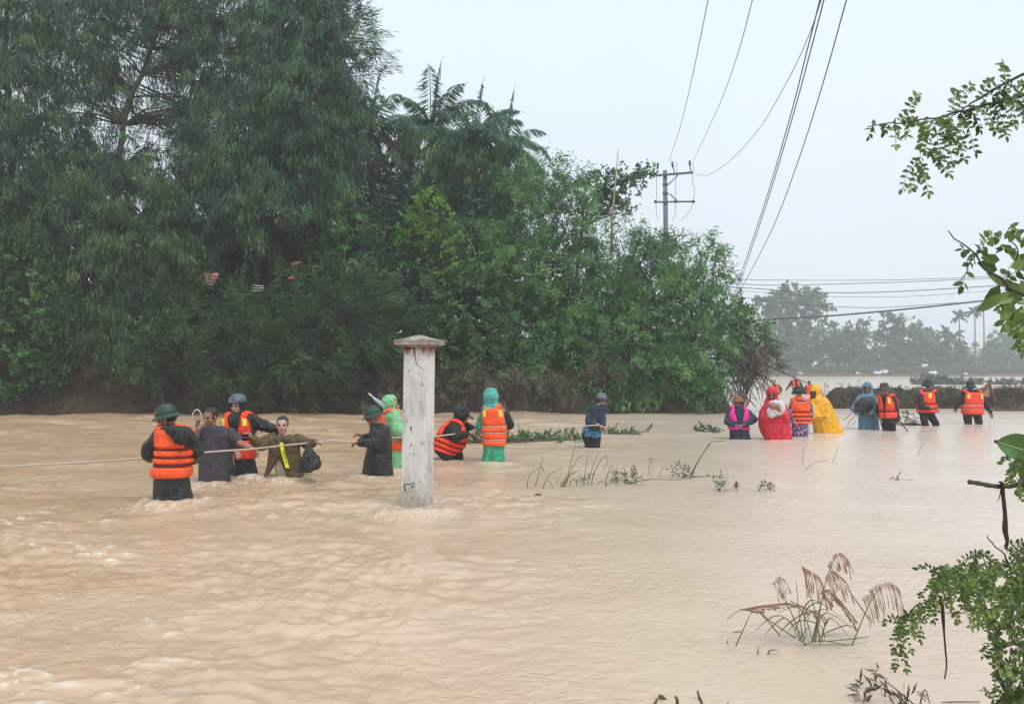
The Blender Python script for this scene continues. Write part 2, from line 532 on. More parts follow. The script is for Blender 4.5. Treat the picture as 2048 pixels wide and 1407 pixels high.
def foliage(blobs, style, dens, zmin=.03, shell=.5):
    S = STY[style]; Q = []; T = []; C = []
    for bl in blobs:
        px, py, rx, ry, D = bl[:5]
        c = at(px, py, D); s = FPX / D
        rx, rz = rx / s, ry / s
        rd = (bl[5] if len(bl) > 5 else .75 * min(rx, rz) + .2)
        n = max(3, int(dens * math.pi * rx * rz))
        d = nrm(rng.normal(size=(n, 3)))
        r = rng.uniform(shell ** 2, 1.12, n) ** .5
        p = c + d * r[:, None] * np.array([rx, rd, rz])
        keep = p[:, 2] > (zmin + .1 if zmin > 0 else zmin)
        p, d = p[keep], d[keep]
        n = len(p)
        if n == 0: continue
        out = nrm(d * np.array([1, 1, .6]))
        ax = nrm(out * .8 + rng.normal(size=(n, 3)) * .5 + np.array([0, 0, S.get('up', .25)]))
        AL = S['axis'] * rng.uniform(.6, 1.2, n)
        k = S['k']
        t = rng.uniform(0, 1, (n, k))
        B = p[:, None] + ax[:, None] * (t * AL[:, None])[..., None] + rng.normal(size=(n, k, 3)) * S['axis'] * .12
        B[..., 2] -= (t ** 2) * AL[:, None] * .45 * (S['d'] > .3)
        Dr = nrm(out[:, None] * S['o'] + DOWN * S['d'] + np.array([1, 0, .25]) * S['s'] + rng.normal(size=(n, k, 3)) * S['r'] + ax[:, None] * S.get('axw', .3))
        B = B.reshape(-1, 3); Dr = Dr.reshape(-1, 3)
        L = rng.uniform(*S['L'], len(B)); W_ = S['W'] * rng.uniform(.7, 1.3, len(B))
        q = leafq(B, Dr, L, W_)
        ct = np.repeat(rng.normal(.5, .25, n), k) + rng.normal(0, .12, n * k)
        kz = q[:, :, 2].min(1) > zmin
        Q.append(q[kz]); T.append(ct[kz]); C.append(p[::max(1, n // 8)])
    return np.concatenate(Q), np.clip(np.concatenate(T), 0, 1), np.concatenate(C)


def limb(a, b, r0, r1, sag=.1, n=7, seg=7):
    a, b = np.asarray(a, float), np.asarray(b, float)
    t = np.linspace(0, 1, seg)[:, None]
    P = a + (b - a) * t
    L = np.linalg.norm(b - a)
    P += np.sin(t * math.pi) * np.array([R.uniform(-1, 1), R.uniform(-1, 1), R.uniform(.2, 1.3)]) * L * sag
    P[1:-1] += rng.normal(size=(seg - 2, 3)) * L * .012
    return tube(P, np.linspace(r0, r1, seg), n)


def tree(name, label, cat, group, base, layers, tr=.14, path=None, mat='bark', limbs=True, zb=None):
    """base (px,py,D) of the trunk foot; layers = [(part, material, style, dens, blobs)]; trunk follows path of pixels"""
    b0 = at(*base); b0[2] = ground_z(b0[0], b0[1]) - .1 if zb is None else zb
    root = empty(name, tuple(b0), label, cat, group)
    pts = [b0] + [at(*p) for p in (path or [])]
    P = np.array(pts)
    allC = []
    for part, mt, sty, dens, blobs in layers:
        q, t, C = foliage(blobs, sty, dens)
        allC.append(C)
        link(part, quads_mesh(part, q, M[mt], t, origin=b0), root, tuple(b0))
    C = np.concatenate(allC)
    if len(P) == 1:
        top = C.mean(0); P = np.array([b0, b0 * .5 + top * .5 + np.array([.1, 0, 0]), top])
    # resample
    k = 14; u = np.linspace(0, len(P) - 1, k); i = np.minimum(u.astype(int), len(P) - 2); f = (u - i)[:, None]
    Q = P[i] * (1 - f) + P[i + 1] * f
    Q[1:-1] += rng.normal(size=(k - 2, 3)) * .04
    mb = MB(); mb.add(*tube(Q, np.linspace(tr, tr * .3, k), 9))
    if limbs:
        for c in C:
            j = int(np.argmin(np.linalg.norm(Q - (c - np.array([0, 0, .9])), axis=1)))
            mb.add(*limb(Q[j], c, tr * .38 * (1 - .5 * j / k), .012, .08, 5))
    mb.build('trunk', M[mat], root)
    return root


casg = 'weeping casuarina trees on the flooded bank'
tree('casuarina_tree', 'hazy casuarina standing behind the slanting trunk', 'tree', casg, (330, 830, 32.5),
     [('crown', 'casu', 'casu', 9, [(60, 120, 130, 150, 32), (250, 80, 130, 90, 32), (430, 100, 120, 110, 32), (480, 250, 120, 120, 32), (330, 330, 110, 80, 32), (80, 350, 110, 100, 32), (200, 420, 150, 70, 32), (620, 120, 90, 120, 32), (640, 300, 70, 110, 32), (300, -60, 200, 80, 32)])],
     tr=.15, path=[(350, 400, 32), (400, 60, 32)])
tree('casuarina_tree', 'weeping grey green casuarina filling the left edge of the trees', 'tree', casg, (20, 830, 26.2),
     [('crown', 'casu', 'casu', 17, [(-60, 60, 130, 100, 25.5), (30, 190, 90, 90, 25.8), (-30, 330, 105, 110, 25.2), (40, 20, 100, 50, 26), (-40, 470, 100, 90, 25.2), (-150, 200, 120, 250, 26)])],
     tr=.16, path=[(30, 500, 26.4), (20, 200, 26.4), (10, -60, 26.4)])
tree('casuarina_tree', 'open weeping casuarina whose bare trunk slants right against the sky', 'tree', casg, (205, 830, 28.0),
     [('crown', 'casu', 'casu', 15, [(140, 50, 100, 55, 27.5), (250, 10, 110, 45, 28), (370, 50, 95, 48, 27.5), (470, 30, 80, 50, 28), (150, 150, 85, 48, 27.6), (390, 140, 80, 40, 27.8), (110, 270, 80, 60, 27.6), (215, 180, 40, 60, 28.2),
                                      (330, 240, 50, 35, 28), (300, -60, 220, 60, 28), (170, 350, 60, 60, 27.5), (420, 220, 60, 40, 28), (455, 100, 70, 40, 28)])],
     tr=.13, path=[(222, 520, 28), (245, 230, 28), (300, 110, 28), (335, 5, 28), (365, -120, 28)])
tree('casuarina_tree', 'tallest dense casuarina with feathery tips blown right over the palms', 'tree', casg, (520, 830, 27.5),
     [('crown', 'casu', 'casu', 21, [(560, 50, 85, 75, 27), (640, 70, 60, 70, 27), (600, 190, 100, 100, 26.6), (490, 270, 100, 90, 26.8), (630, 330, 75, 90, 26.6), (530, 410, 120, 100, 26.4), (420, 400, 90, 80, 27), (640, 180, 60, 60, 26.4), (590, -60, 120, 70, 27), (450, 330, 80, 70, 27), (560, 300, 90, 80, 27), (680, 260, 45, 70, 26.8)]),
      ('spray', 'casu', 'spray', 11, [(690, 60, 45, 45, 27), (715, 100, 28, 22, 27), (735, 75, 24, 18, 27), (700, 140, 40, 25, 27), (735, 130, 18, 9, 27), (660, 10, 50, 35, 27)])],
     tr=.17, path=[(515, 500, 27.3), (540, 200, 27.2), (580, -40, 27.2)])
tree('casuarina_tree', 'olive casuarina with drooping brownish boughs left of the brick house', 'tree', casg, (270, 830, 26.6),
     [('crown', 'casu_olive', 'casu', 16, [(260, 400, 90, 80, 26), (140, 440, 90, 80, 26), (340, 560, 70, 80, 25.8), (200, 570, 110, 90, 25.7), (110, 350, 60, 50, 26.2), (300, 480, 90, 80, 26), (260, 680, 100, 70, 25.6)]),
      ('green_boughs', 'bamboo', 'bamboo', 10, [(170, 640, 60, 50, 25.4), (330, 660, 50, 40, 25.3), (240, 300, 40, 40, 27), (90, 420, 40, 30, 25.8)])],
     tr=.12, path=[(262, 600, 26.6), (230, 380, 26.6)])
tree('casuarina_tree', 'low spreading olive casuarina leaning right over the water', 'tree', casg, (470, 830, 26.0),
     [('crown', 'casu_olive', 'spray', 13, [(640, 630, 140, 60, 25.2), (740, 660, 85, 50, 25.3), (520, 640, 100, 60, 25.3), (385, 640, 80, 70, 25.3), (600, 710, 130, 60, 25.2), (450, 730, 120, 50, 25.2), (360, 720, 80, 60, 25.2), (700, 590, 90, 50, 25.6), (560, 770, 160, 35, 25.2)])],
     tr=.10, path=[(520, 720, 25.8), (600, 640, 25.5)])
brg = 'broad leaved trees along the flooded bank'
tree('broadleaf_tree', 'bright green leafy tree low at the left edge', 'tree', brg, (40, 832, 25.6),
     [('crown', 'broad', 'broad', 34, [(40, 560, 85, 85, 25), (70, 670, 90, 80, 25), (-50, 620, 100, 130, 25), (130, 610, 50, 50, 25.2), (20, 460, 60, 35, 25.4), (30, 750, 90, 50, 25)])], tr=.09)
tree('bamboo_clump', 'fresh green bamboo sprays behind the tallest casuarina', 'bamboo', 'bamboo clumps on the bank', (640, 830, 28),
     [('foliage', 'bamboo', 'bamboo', 20, [(680, 190, 30, 60, 27.2), (690, 260, 30, 60, 27), (650, 400, 55, 60, 26.7), (600, 350, 40, 30, 26.5), (560, 360, 50, 16, 26.3), (690, 470, 50, 70, 26.5), (230, 320, 30, 40, 29), (130, 240, 14, 20, 29)])],
     tr=.05, mat='bark')
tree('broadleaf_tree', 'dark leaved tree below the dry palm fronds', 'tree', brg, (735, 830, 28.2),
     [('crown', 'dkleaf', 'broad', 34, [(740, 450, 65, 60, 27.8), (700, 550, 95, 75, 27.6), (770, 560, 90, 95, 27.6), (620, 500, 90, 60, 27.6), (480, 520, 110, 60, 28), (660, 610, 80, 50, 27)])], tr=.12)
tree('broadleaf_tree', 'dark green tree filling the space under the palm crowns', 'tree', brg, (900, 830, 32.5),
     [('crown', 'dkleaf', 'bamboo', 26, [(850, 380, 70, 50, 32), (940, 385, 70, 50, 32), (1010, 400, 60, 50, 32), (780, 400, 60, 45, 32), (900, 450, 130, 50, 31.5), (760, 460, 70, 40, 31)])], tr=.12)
tree('broadleaf_tree', 'feathery green tree growing up between the palm trunks', 'tree', brg, (910, 830, 30.0),
     [('crown', 'broad', 'casu', 16, [(880, 300, 60, 50, 29.4), (950, 335, 60, 50, 29.4), (845, 350, 60, 50, 29.2), (1005, 360, 45, 45, 29.4), (905, 330, 35, 45, 29.6)]),
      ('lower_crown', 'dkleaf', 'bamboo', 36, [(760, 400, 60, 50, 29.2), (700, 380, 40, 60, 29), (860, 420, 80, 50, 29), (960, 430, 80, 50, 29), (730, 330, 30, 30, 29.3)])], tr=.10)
tree('broadleaf_tree', 'yellow green leafy tree in the middle of the trees', 'tree', brg, (868, 830, 27.6),
     [('crown', 'lime', 'broad', 30, [(850, 425, 36, 34, 27), (880, 470, 45, 40, 27), (905, 530, 38, 36, 27), (835, 470, 30, 30, 27)]),
      ('lower_crown', 'broad', 'broad', 30, [(830, 580, 100, 85, 27), (930, 620, 100, 90, 27), (900, 710, 110, 70, 26.4), (820, 680, 70, 60, 26.4), (960, 760, 100, 40, 26.2), (890, 510, 80, 50, 27.6)])], tr=.11)
bg_ = 'bamboo clumps on the bank'
tree('bamboo_clump', 'tall drooping bamboo clump rising beside the palms', 'bamboo', bg_, (1075, 828, 28.6),
     [('foliage', 'bamboo', 'bamboo', 28, [(1085, 350, 58, 42, 28.3), (1060, 430, 75, 75, 28), (1125, 430, 60, 75, 28), (1040, 540, 95, 85, 27.8), (965, 500, 75, 70, 28), (1150, 350, 25, 20, 28.6), (1110, 520, 80, 70, 27.6)])], tr=.06)
tree('bamboo_clump', 'broad rounded bamboo clump in front of the power pole', 'bamboo', bg_, (1235, 828, 28),
     [('foliage', 'bamboo', 'bamboo', 27, [(1240, 490, 95, 48, 28), (1180, 580, 110, 80, 27.6), (1300, 560, 100, 75, 27.6), (1090, 650, 100, 85, 27), (1200, 670, 100, 70, 26.8), (1130, 740, 90, 50, 26.6), (1300, 478, 40, 14, 28), (1375, 478, 30, 14, 28)])], tr=.06)
tree('bamboo_clump', 'light green bamboo clump drooping into the water at the right end', 'bamboo', bg_, (1370, 828, 27.4),
     [('foliage', 'bamboo', 'bamboo', 27, [(1390, 530, 60, 50, 27.4), (1425, 555, 32, 28, 27.4), (1350, 620, 90, 80, 26.8), (1260, 710, 90, 70, 26.5), (1400, 690, 60, 80, 26.8), (1330, 750, 100, 58, 26.3), (1220, 770, 70, 42, 26.3), (1390, 780, 50, 40, 26.4), (1440, 640, 30, 40, 27)])], tr=.06)
tree('broadleaf_tree', 'spreading tree with one long bough reaching towards the power pole', 'tree', brg, (1150, 828, 32),
     [('crown', 'broad', 'broad', 42, [(1185, 378, 28, 22, 31), (1225, 365, 30, 20, 31), (1262, 357, 28, 20, 31), (1290, 345, 16, 12, 31), (1200, 400, 30, 20, 31), (1240, 395, 22, 12, 31), (1240, 420, 26, 12, 31)])], tr=.10,
     path=[(1150, 600, 31.6), (1165, 420, 31), (1220, 375, 31)])
tree('vine_shrub', 'leafy shrub smothered in brown dead vines at the end of the bank', 'shrub', None, (1478, 822, 27.5),
     [('leaves', 'broad', 'broad', 36, [(1470, 640, 40, 30, 27.4), (1500, 650, 30, 25, 27.4), (1452, 690, 30, 45, 27.2), (1520, 690, 26, 22, 27.6), (1500, 618, 14, 10, 27.4), (1475, 610, 12, 16, 27.4)]),
      ('dead_vines', 'dry', 'grass', 30, [(1480, 715, 48, 36, 27.2), (1520, 720, 30, 30, 27.4), (1470, 770, 34, 36, 27.0), (1540, 690, 14, 26, 27.4)])], tr=.07, zb=-.75)

# twigs of the vine shrub that trail over the water
mb = MB()
vs = [o for o in COL.objects if o.name.startswith('vine_shrub')][0]
for i in range(46):
    a = at(R.uniform(1450, 1535), R.uniform(690, 760), 27 + R.uniform(-.6, .6))
    b_ = at(R.uniform(1470, 1560), R.uniform(765, 818), 27 + R.uniform(-.5, .8))
    mb.add(*limb(a, b_, .014, .006, .12, 4, 6))
for p in ([(1500, 715), (1560, 742), (1600, 760), (1640, 775)], [(1480, 785), (1500, 800), (1512, 815)], [(1575, 690), (1530, 672), (1490, 665)]):
    mb.add(*tube([at(x, y, 27.2) for x, y in p], [.03, .022, .016, .008][:len(p)], 5))
mb.build('trailing_twigs', M['twig'], vs)


def palm(px, py, D, n, L, label, mats=('palm', 'palmdry'), dry=.15, gz=None, seed=1, skirt=0, Lw=.050):
    rr = random.Random(seed)
    c = at(px, py, D); b0 = c.copy(); b0[0] -= .2
    b0[2] = ground_z(b0[0], b0[1]) if gz is None else gz
    root = empty('palm_tree', tuple(b0), label, 'palm', 'palms rising above the bank trees')
    t = np.linspace(0, 1, 10)[:, None]
    P = b0 + (c - b0) * t; P[:, 0] += .12 * np.sin(t[:, 0] * 3)
    MB().add(*tube(P, np.linspace(.16, .10, 10), 10)).build('trunk', M['bark'], root)
    for i in range(n + skirt):
        az = i * 2.399 + rr.uniform(-.3, .3)
        el = 1.5 if i == 0 and n > 12 else rr.uniform(-.1, 1.25) if i < n else rr.uniform(-.6, .1)
        isdry = i >= n or rr.random() < dry * .5
        d = np.array([math.cos(az) * math.cos(el), math.sin(az) * math.cos(el), math.sin(el)])
        k = 18; ln = L * rr.uniform(.8, 1.1); p = c.copy(); pts = [p.copy()]; dd = d.copy()
        for j in range(k):
            dd = unit(dd + np.array([0, 0, -1]) * (.055 + .09 * j / k) * (1.3 - .3 * el))
            p = p + dd * ln / k; pts.append(p.copy())
        pts = np.array(pts)
        side = unit(np.cross(d, [0, 0, 1]) + 1e-3)
        nl = 64; u = np.linspace(.12, 1, nl); ix = np.minimum((u * k).astype(int), k - 1); f = (u * k - ix)[:, None]
        B = pts[ix] * (1 - f) + pts[ix + 1] * f
        Tn = nrm(pts[ix + 1] - pts[ix])
        Q = []
        for sgn in (-1, 1):
            Dl = nrm(side * sgn * .8 + Tn * .55 + DOWN * (.55 + rng.uniform(0, .7, (nl, 1))) + rng.normal(size=(nl, 3)) * .1)
            Ll = ln * .25 * np.sin(np.clip(u * 1.0 + .1, 0, 1) * math.pi) ** .5 * rng.uniform(.8, 1.1, nl)
            Q.append(leafq(B, Dl, Ll, np.full(nl, Lw)))
        Q = np.concatenate(Q)
        mr, F = tube(pts[::3], np.linspace(.025, .006, len(pts[::3])), 4)
        rq = np.array([mr[list(f4)] for f4 in F if len(f4) == 4])
        Q = np.concatenate([Q, rq])
        link('frond', quads_mesh('frond', Q, M[mats[1] if isdry else mats[0]], rng.normal(.5, .15, len(Q)), origin=b0), root, tuple(b0))
    return root


palm(742, 262, 30.0, 20, 3.1, 'leftmost palm, its fronds half behind the casuarina tips', seed=2, skirt=9)
palm(862, 262, 30.8, 24, 2.9, 'tallest palm with an upright spear above its crown', seed=5, skirt=3)
palm(950, 272, 30.0, 22, 2.7, 'palm between the spear topped palm and the rightmost palm', seed=8, skirt=3)
palm(1012, 290, 31.0, 20, 2.4, 'rightmost palm next to the tall bamboo clump', seed=12, skirt=1)
palm(90, 345, 30.0, 10, 1.9, 'palm glimpsed through the casuarinas at the far left', seed=19, dry=.6)
palm(255, 330, 31.0, 9, 1.6, 'small palm seen through the gap beside the slanting trunk', seed=23)

# dense undergrowth behind and below the trees
ug = []
for px in range(-120, 1340, 75):
    top = 500 if px < 1000 else 620
    for py in range(top, 800, 70):
        ug.append((px + R.uniform(-25, 25), py + R.uniform(-20, 20), 60, 55, 29.5 + R.uniform(-.6, 1.2) if py < 700 else 27.6 + R.uniform(-.3, .5)))
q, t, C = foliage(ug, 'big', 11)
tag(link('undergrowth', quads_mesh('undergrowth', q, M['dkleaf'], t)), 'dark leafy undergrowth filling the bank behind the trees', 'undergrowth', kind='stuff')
gb = [(px + R.uniform(-15, 15), 770 + R.uniform(-25, 25), 38, 42, 25.9 + .0 * px) for px in range(-100, 1230, 42)]
q, t, C = foliage(gb, 'grass', 22)
tag(link('dead_grass', quads_mesh('dead_grass', q, M['dry'], t)), 'brown dead grass and roots hanging down the bank to the water', 'dead grass', kind='stuff')
gb = [(px + R.uniform(-25, 25), 790 + R.uniform(-35, 14), 26, 20, 25.3 + .0008 * px) for px in range(-80, 1240, 62)]
q, t, C = foliage(gb, 'weed', 34)
tag(link('weeds', quads_mesh('weeds', q, M['dkleaf'], t)), 'low green weeds along the foot of the bank', 'weeds', kind='stuff')

# ------------------------------------------------------------------ brick house behind the trees
M['brick'] = mat_plain('brick', (.42, .14, .07), .85, .3, 3, .3, 14)
M['rooftile'] = mat_plain('roof_tile', (.36, .10, .07), .8, .3, 4, .4, 20)
M['plaster'] = mat_plain('plaster', (.42, .36, .30), .8, .2, 3)
M['darkglass'] = mat_plain('dark_glass', (.02, .025, .03), .15, .1, 3)
c = at(510, 600, 34)
hb = (c[0], 34.0, ground_z(c[0], 34.0))
house = empty('brick_house', hb, 'orange brick house mostly hidden behind the casuarinas', 'house')
wz = at(510, 470, 34)[2]
MB().add(*box((hb[0], 36, (hb[2] + wz) / 2), (3.4, 2.2, (wz - hb[2]) / 2)), 0, ).build('wall', M['brick'], house)
mb = MB(); x0, x1 = hb[0] - 3.8, hb[0] + 3.8
mb.add([(x0, 33.3, wz - .05), (x1, 33.3, wz - .05), (x1, 38.7, wz - .05), (x0, 38.7, wz - .05), (x0 + 1.2, 36, wz + 1.1), (x1 - 1.2, 36, wz + 1.1)],
       [(0, 1, 5, 4), (1, 2, 5), (2, 3, 4, 5), (3, 0, 4), (3, 2, 1, 0)], 0, False)
mb.build('roof', M['rooftile'], house)
for dx in (-1.9, .1, 2.0):
    w = MB().add(*box((hb[0] + dx, 33.78, hb[2] + 1.9), (.45, .04, .6))).build('window', M['plaster'], house)
    g = MB().add(*box((hb[0] + dx, 33.73, hb[2] + 1.9), (.38, .02, .53))).build('pane', M['darkglass'], w)

# red and white striped cloth hanging in the trees
M['red'] = mat_plain('red_cloth', (.36, .03, .05), .8, .3)
M['white'] = mat_plain('white_cloth', (.72, .70, .70), .7, .1)
M['striped_white'] = mat_plain('faded_white', (.42, .34, .34), .8, .3, 20)
M['pink'] = mat_plain('pink_cloth', (.34, .08, .14), .7, .2)
mb = MB(); y0 = 25.25
rows_ = 9
for i in range(rows_):
    ya, yb = 544 + i * 3.2, 544 + (i + 1) * 3.2
    wa = lambda yy: (408 + (yy - 544) * .22, 437 - max(0, yy - 552) * .65)
    (l0, r0), (l1, r1) = wa(ya), wa(yb)
    p = [at(l0, ya, y0), at(r0, ya, y0 + .1), at(r1, yb, y0 + .1), at(l1, yb, y0)]
    q_ = p + [v + np.array([0, .012, 0]) for v in p]
    mb.add(q_, [(0, 1, 2, 3), (7, 6, 5, 4), (0, 4, 5, 1), (1, 5, 6, 2), (2, 6, 7, 3), (3, 7, 4, 0)], i % 2, False)
tag(mb.build('striped_cloth', [M['red'], M['striped_white']]), 'torn red and white striped cloth caught in the casuarina', 'cloth')
v, f = ellip(at(592, 527, 25.6), (.16, .03, .06)); v[:, 2] += .25 * (v[:, 0] - v[:, 0].mean())
tag(MB().add(v, f).build('pink_rag', M['pink']), 'small pink rag caught among the casuarina boughs', 'rag')
v, f = ellip(at(582, 556, 25.6), (.10, .03, .05))
tag(MB().add(v, f).build('orange_rag', mat_plain('orange_rag', (.4, .08, .03))), 'small rust orange rag below the pink one', 'rag')
mb = MB()
for k in range(3):
    mb.add(*tube([at(505, 570 + k * 5, 25.0), at(515, 571 + k * 5, 24.98), at(527, 572 + k * 4, 25.0)], .012, 5))
tag(mb.build('plastic_strip', M['white']), 'pale plastic strip snagged in the boughs right of the striped cloth', 'litter')

# ------------------------------------------------------------------ white gate pillar
m, n, l, b = newmat('stained_plaster')
tc = n.new('ShaderNodeTexCoord')
def _noise(scale, stretch, detail=6, rough=.6):
    mp = n.new('ShaderNodeMapping'); mp.inputs['Scale'].default_value = stretch; l.new(tc.outputs['Object'], mp.inputs[0])
    z = n.new('ShaderNodeTexNoise'); z.inputs['Scale'].default_value = scale; z.inputs['Detail'].default_value = detail; z.inputs['Roughness'].default_value = rough
    l.new(mp.outputs[0], z.inputs['Vector']); return z
def _ramp(src, a, b_, ca, cb):
    r_ = n.new('ShaderNodeValToRGB'); r_.color_ramp.elements[0].position = a; r_.color_ramp.elements[1].position = b_
    r_.color_ramp.elements[0].color = ca; r_.color_ramp.elements[1].color = cb; l.new(src, r_.inputs[0]); return r_
base = _ramp(_noise(3, (1, 1, .5)).outputs[0], .35, .7, (.52, .50, .48, 1), (.73, .72, .71, 1))
streak = _ramp(_noise(4.5, (1.2, 1.2, .42), 10, .72).outputs[0], .50, .72, (0, 0, 0, 1), (1, 1, 1, 1))
m1 = n.new('ShaderNodeMixRGB'); m1.inputs[2].default_value = (.17, .145, .11, 1)
f1 = n.new('ShaderNodeMath'); f1.operation = 'MULTIPLY'; f1.inputs[1].default_value = .8
l.new(streak.outputs[0], f1.inputs[0]); l.new(f1.outputs[0], m1.inputs[0]); l.new(base.outputs[0], m1.inputs[1])
chip = _ramp(_noise(22, (1, 1, .6), 5, .7).outputs[0], .62, .66, (0, 0, 0, 1), (1, 1, 1, 1))
m2 = n.new('ShaderNodeMixRGB'); m2.inputs[2].default_value = (.07, .055, .04, 1)
l.new(chip.outputs[0], m2.inputs[0]); l.new(m1.outputs[0], m2.inputs[1])
# rust stains under the cap
sx = n.new('ShaderNodeSeparateXYZ'); l.new(tc.outputs['Object'], sx.inputs[0])
nr = _noise(14, (1, 1, .5), 4)
ad = n.new('ShaderNodeMath'); ad.operation = 'MULTIPLY_ADD'; ad.inputs[1].default_value = .22; l.new(nr.outputs[0], ad.inputs[0]); l.new(sx.outputs['Z'], ad.inputs[2])
rr_ = _ramp(ad.outputs[0], 0, 1, (0, 0, 0, 1), (1, 1, 1, 1))
mrr = n.new('ShaderNodeMapRange'); mrr.inputs['From Min'].default_value = 2.45; mrr.inputs['From Max'].default_value = 2.52; l.new(ad.outputs[0], mrr.inputs[0])
m3 = n.new('ShaderNodeMixRGB'); m3.inputs[2].default_value = (.22, .07, .03, 1)
l.new(mrr.outputs[0], m3.inputs[0]); l.new(m2.outputs[0], m3.inputs[1])
# muddy tide line low on the shaft
ad2 = n.new('ShaderNodeMath'); ad2.operation = 'MULTIPLY_ADD'; ad2.inputs[1].default_value = .5; l.new(nr.outputs[0], ad2.inputs[0]); l.new(sx.outputs['Z'], ad2.inputs[2])
mt = n.new('ShaderNodeMapRange'); mt.inputs['From Min'].default_value = 1.30; mt.inputs['From Max'].default_value = 1.05; mt.inputs['To Max'].default_value = .75; l.new(ad2.outputs[0], mt.inputs[0])
m4 = n.new('ShaderNodeMixRGB'); m4.inputs[2].default_value = (.30, .23, .16, 1)
l.new(mt.outputs[0], m4.inputs[0]); l.new(m3.outputs[0], m4.inputs[1]); m3 = m4
l.new(m3.outputs[0], b.inputs['Base Color']); b.inputs['Roughness'].default_value = .8
bp = n.new('ShaderNodeBump'); bp.inputs['Strength'].default_value = .6; bp.inputs['Distance'].default_value = .006
l.new(m2.outputs[0], bp.inputs['Height']); l.new(bp.outputs[0], b.inputs['Normal'])
M['plaster_old'] = m
M['capstone'] = mat_plain('cap_concrete', (.30, .26, .23), .85, .5, 9, .5, 30)

PD = wd(1027) + .10
pc = at(834, 900, PD)
a_ = math.radians(-24)
AX = np.array([[math.cos(a_), math.sin(a_), 0], [-math.sin(a_), math.cos(a_), 0], [0, 0, 1]])
base_ = (pc[0], PD + .10, -.75)
pil = empty('gate_pillar', base_, 'square white plaster pillar with a stone cap, stained and chipped, standing in the flood', 'pillar')
zt = at(834, 694, PD)[2]
hs_ = .118
mb = MB()
nz_ = 60
prof = []
lean = (at(837, 700, PD)[0] - at(832, 1020, PD)[0]) / 1.6
V_ = []; F_ = []
ns = 8
per = [(-1, -1), (1, -1), (1, 1), (-1, 1)]
for i in range(nz_ + 1):
    z = -.75 + (zt + .75) * i / nz_
    ring = []
    for k in range(4):
        p0 = np.array(per[k], float); p1 = np.array(per[(k + 1) % 4], float)
        for j in range(ns):
            q = p0 + (p1 - p0) * j / ns
            cor = .994 if j == 0 else 1
            q = q * hs_ * cor * (1 + .012 * mnoise.noise(Vector((q[0] * 3 + 5, q[1] * 3, z * 4)))) * (1.03 - .04 * i / nz_)
            ring.append((q[0], q[1]))
    for (x, y) in ring:
        v = np.array([x, y, 0]) @ AX
        V_.append((base_[0] + v[0] + lean * (z - .75), base_[1] + v[1], z))
NR = 4 * ns
for i in range(nz_):
    for j in range(NR):
        F_.append((i * NR + j, i * NR + (j + 1) % NR, (i + 1) * NR + (j + 1) % NR, (i + 1) * NR + j))
F_.append(tuple(nz_ * NR + j for j in range(NR)))
MB().add(V_, F_, 0, False).build('shaft', M['plaster_old'], pil)
cx = base_[0] + lean * (zt - .75)
mb = MB()
mb.add(*box((cx, base_[1], zt + .012), (.135, .135, .012), AX), 0, False)
hw = .190
def ringz(h, z): return [tuple(np.array([x * h, y * h, 0]) @ AX + np.array([cx, base_[1], z])) for x, y in per]
z0 = zt + .024
V_ = ringz(hw, z0) + ringz(hw * 1.01, z0 + .045) + ringz(hw * .98, z0 + .052) + ringz(hw * .45, z0 + .078) + ringz(.012, z0 + .105)
F_ = [(3, 2, 1, 0)] + [(i * 4 + j, i * 4 + (j + 1) % 4, (i + 1) * 4 + (j + 1) % 4, (i + 1) * 4 + j) for i in range(4) for j in range(4)] + [(16, 17, 18, 19)]
mb.add(V_, F_, 0, False)
mb.build('cap', M['capstone'], pil)
# crack running down from the cap and the broken hook near the water
M['crack'] = mat_plain('crack', (.035, .025, .02), .9, .2)
fr = base_[1] - .165
def onface(px, py): return at(px, py, PD - .045) 
nrmf = np.array([0, -1, 0]) @ AX
def face_pt(px, py):
    # intersection of the view ray with the pillar's front face
    o = np.array([0, 0, HC]); d = at(px, py, 1.0) - o
    c0 = np.array([base_[0], base_[1], 0]) + nrmf * (hs_ * 1.0 + .001)
    c0[0] += lean * (((HC + (d[2]) * PD)) - .75)
    t = (c0 - o).dot(nrmf) / d.dot(nrmf)
    return o + d * t
mb = MB()
mb.add(*tube([face_pt(x, y) for x, y in [(826, 692), (829, 703), (830, 712), (832, 724), (838, 733), (849, 738)]], [.011, .008, .004, .003, .002, .002], 5))
mb.add(*tube([face_pt(x, y) for x, y in [(808, 695), (816, 697), (826, 693)]], [.006, .01, .011], 5))
mb.add(*tube([face_pt(x, y) for x, y in [(812, 982), (808, 970), (811, 967), (822, 968), (827, 964), (829, 969), (823, 975)]], .005, 5))
mb.build('crack', M['crack'], pil)

# ------------------------------------------------------------------ people
SKIN = {}
def skin(name, col):
    if name not in SKIN: SKIN[name] = mat_plain('skin_' + name, col, .5, .12, 30, .1, 60)
    return SKIN[name]
M['eye'] = mat_plain('eye_dark', (.02, .015, .012), .2, .1)
M['lip'] = mat_plain('lip', (.30, .10, .08), .4, .1)
M['hair'] = mat_plain('hair_black', (.012, .011, .011), .45, .4, 60, .6, 120, stretch=(1, 1, .2))
BED = -.75


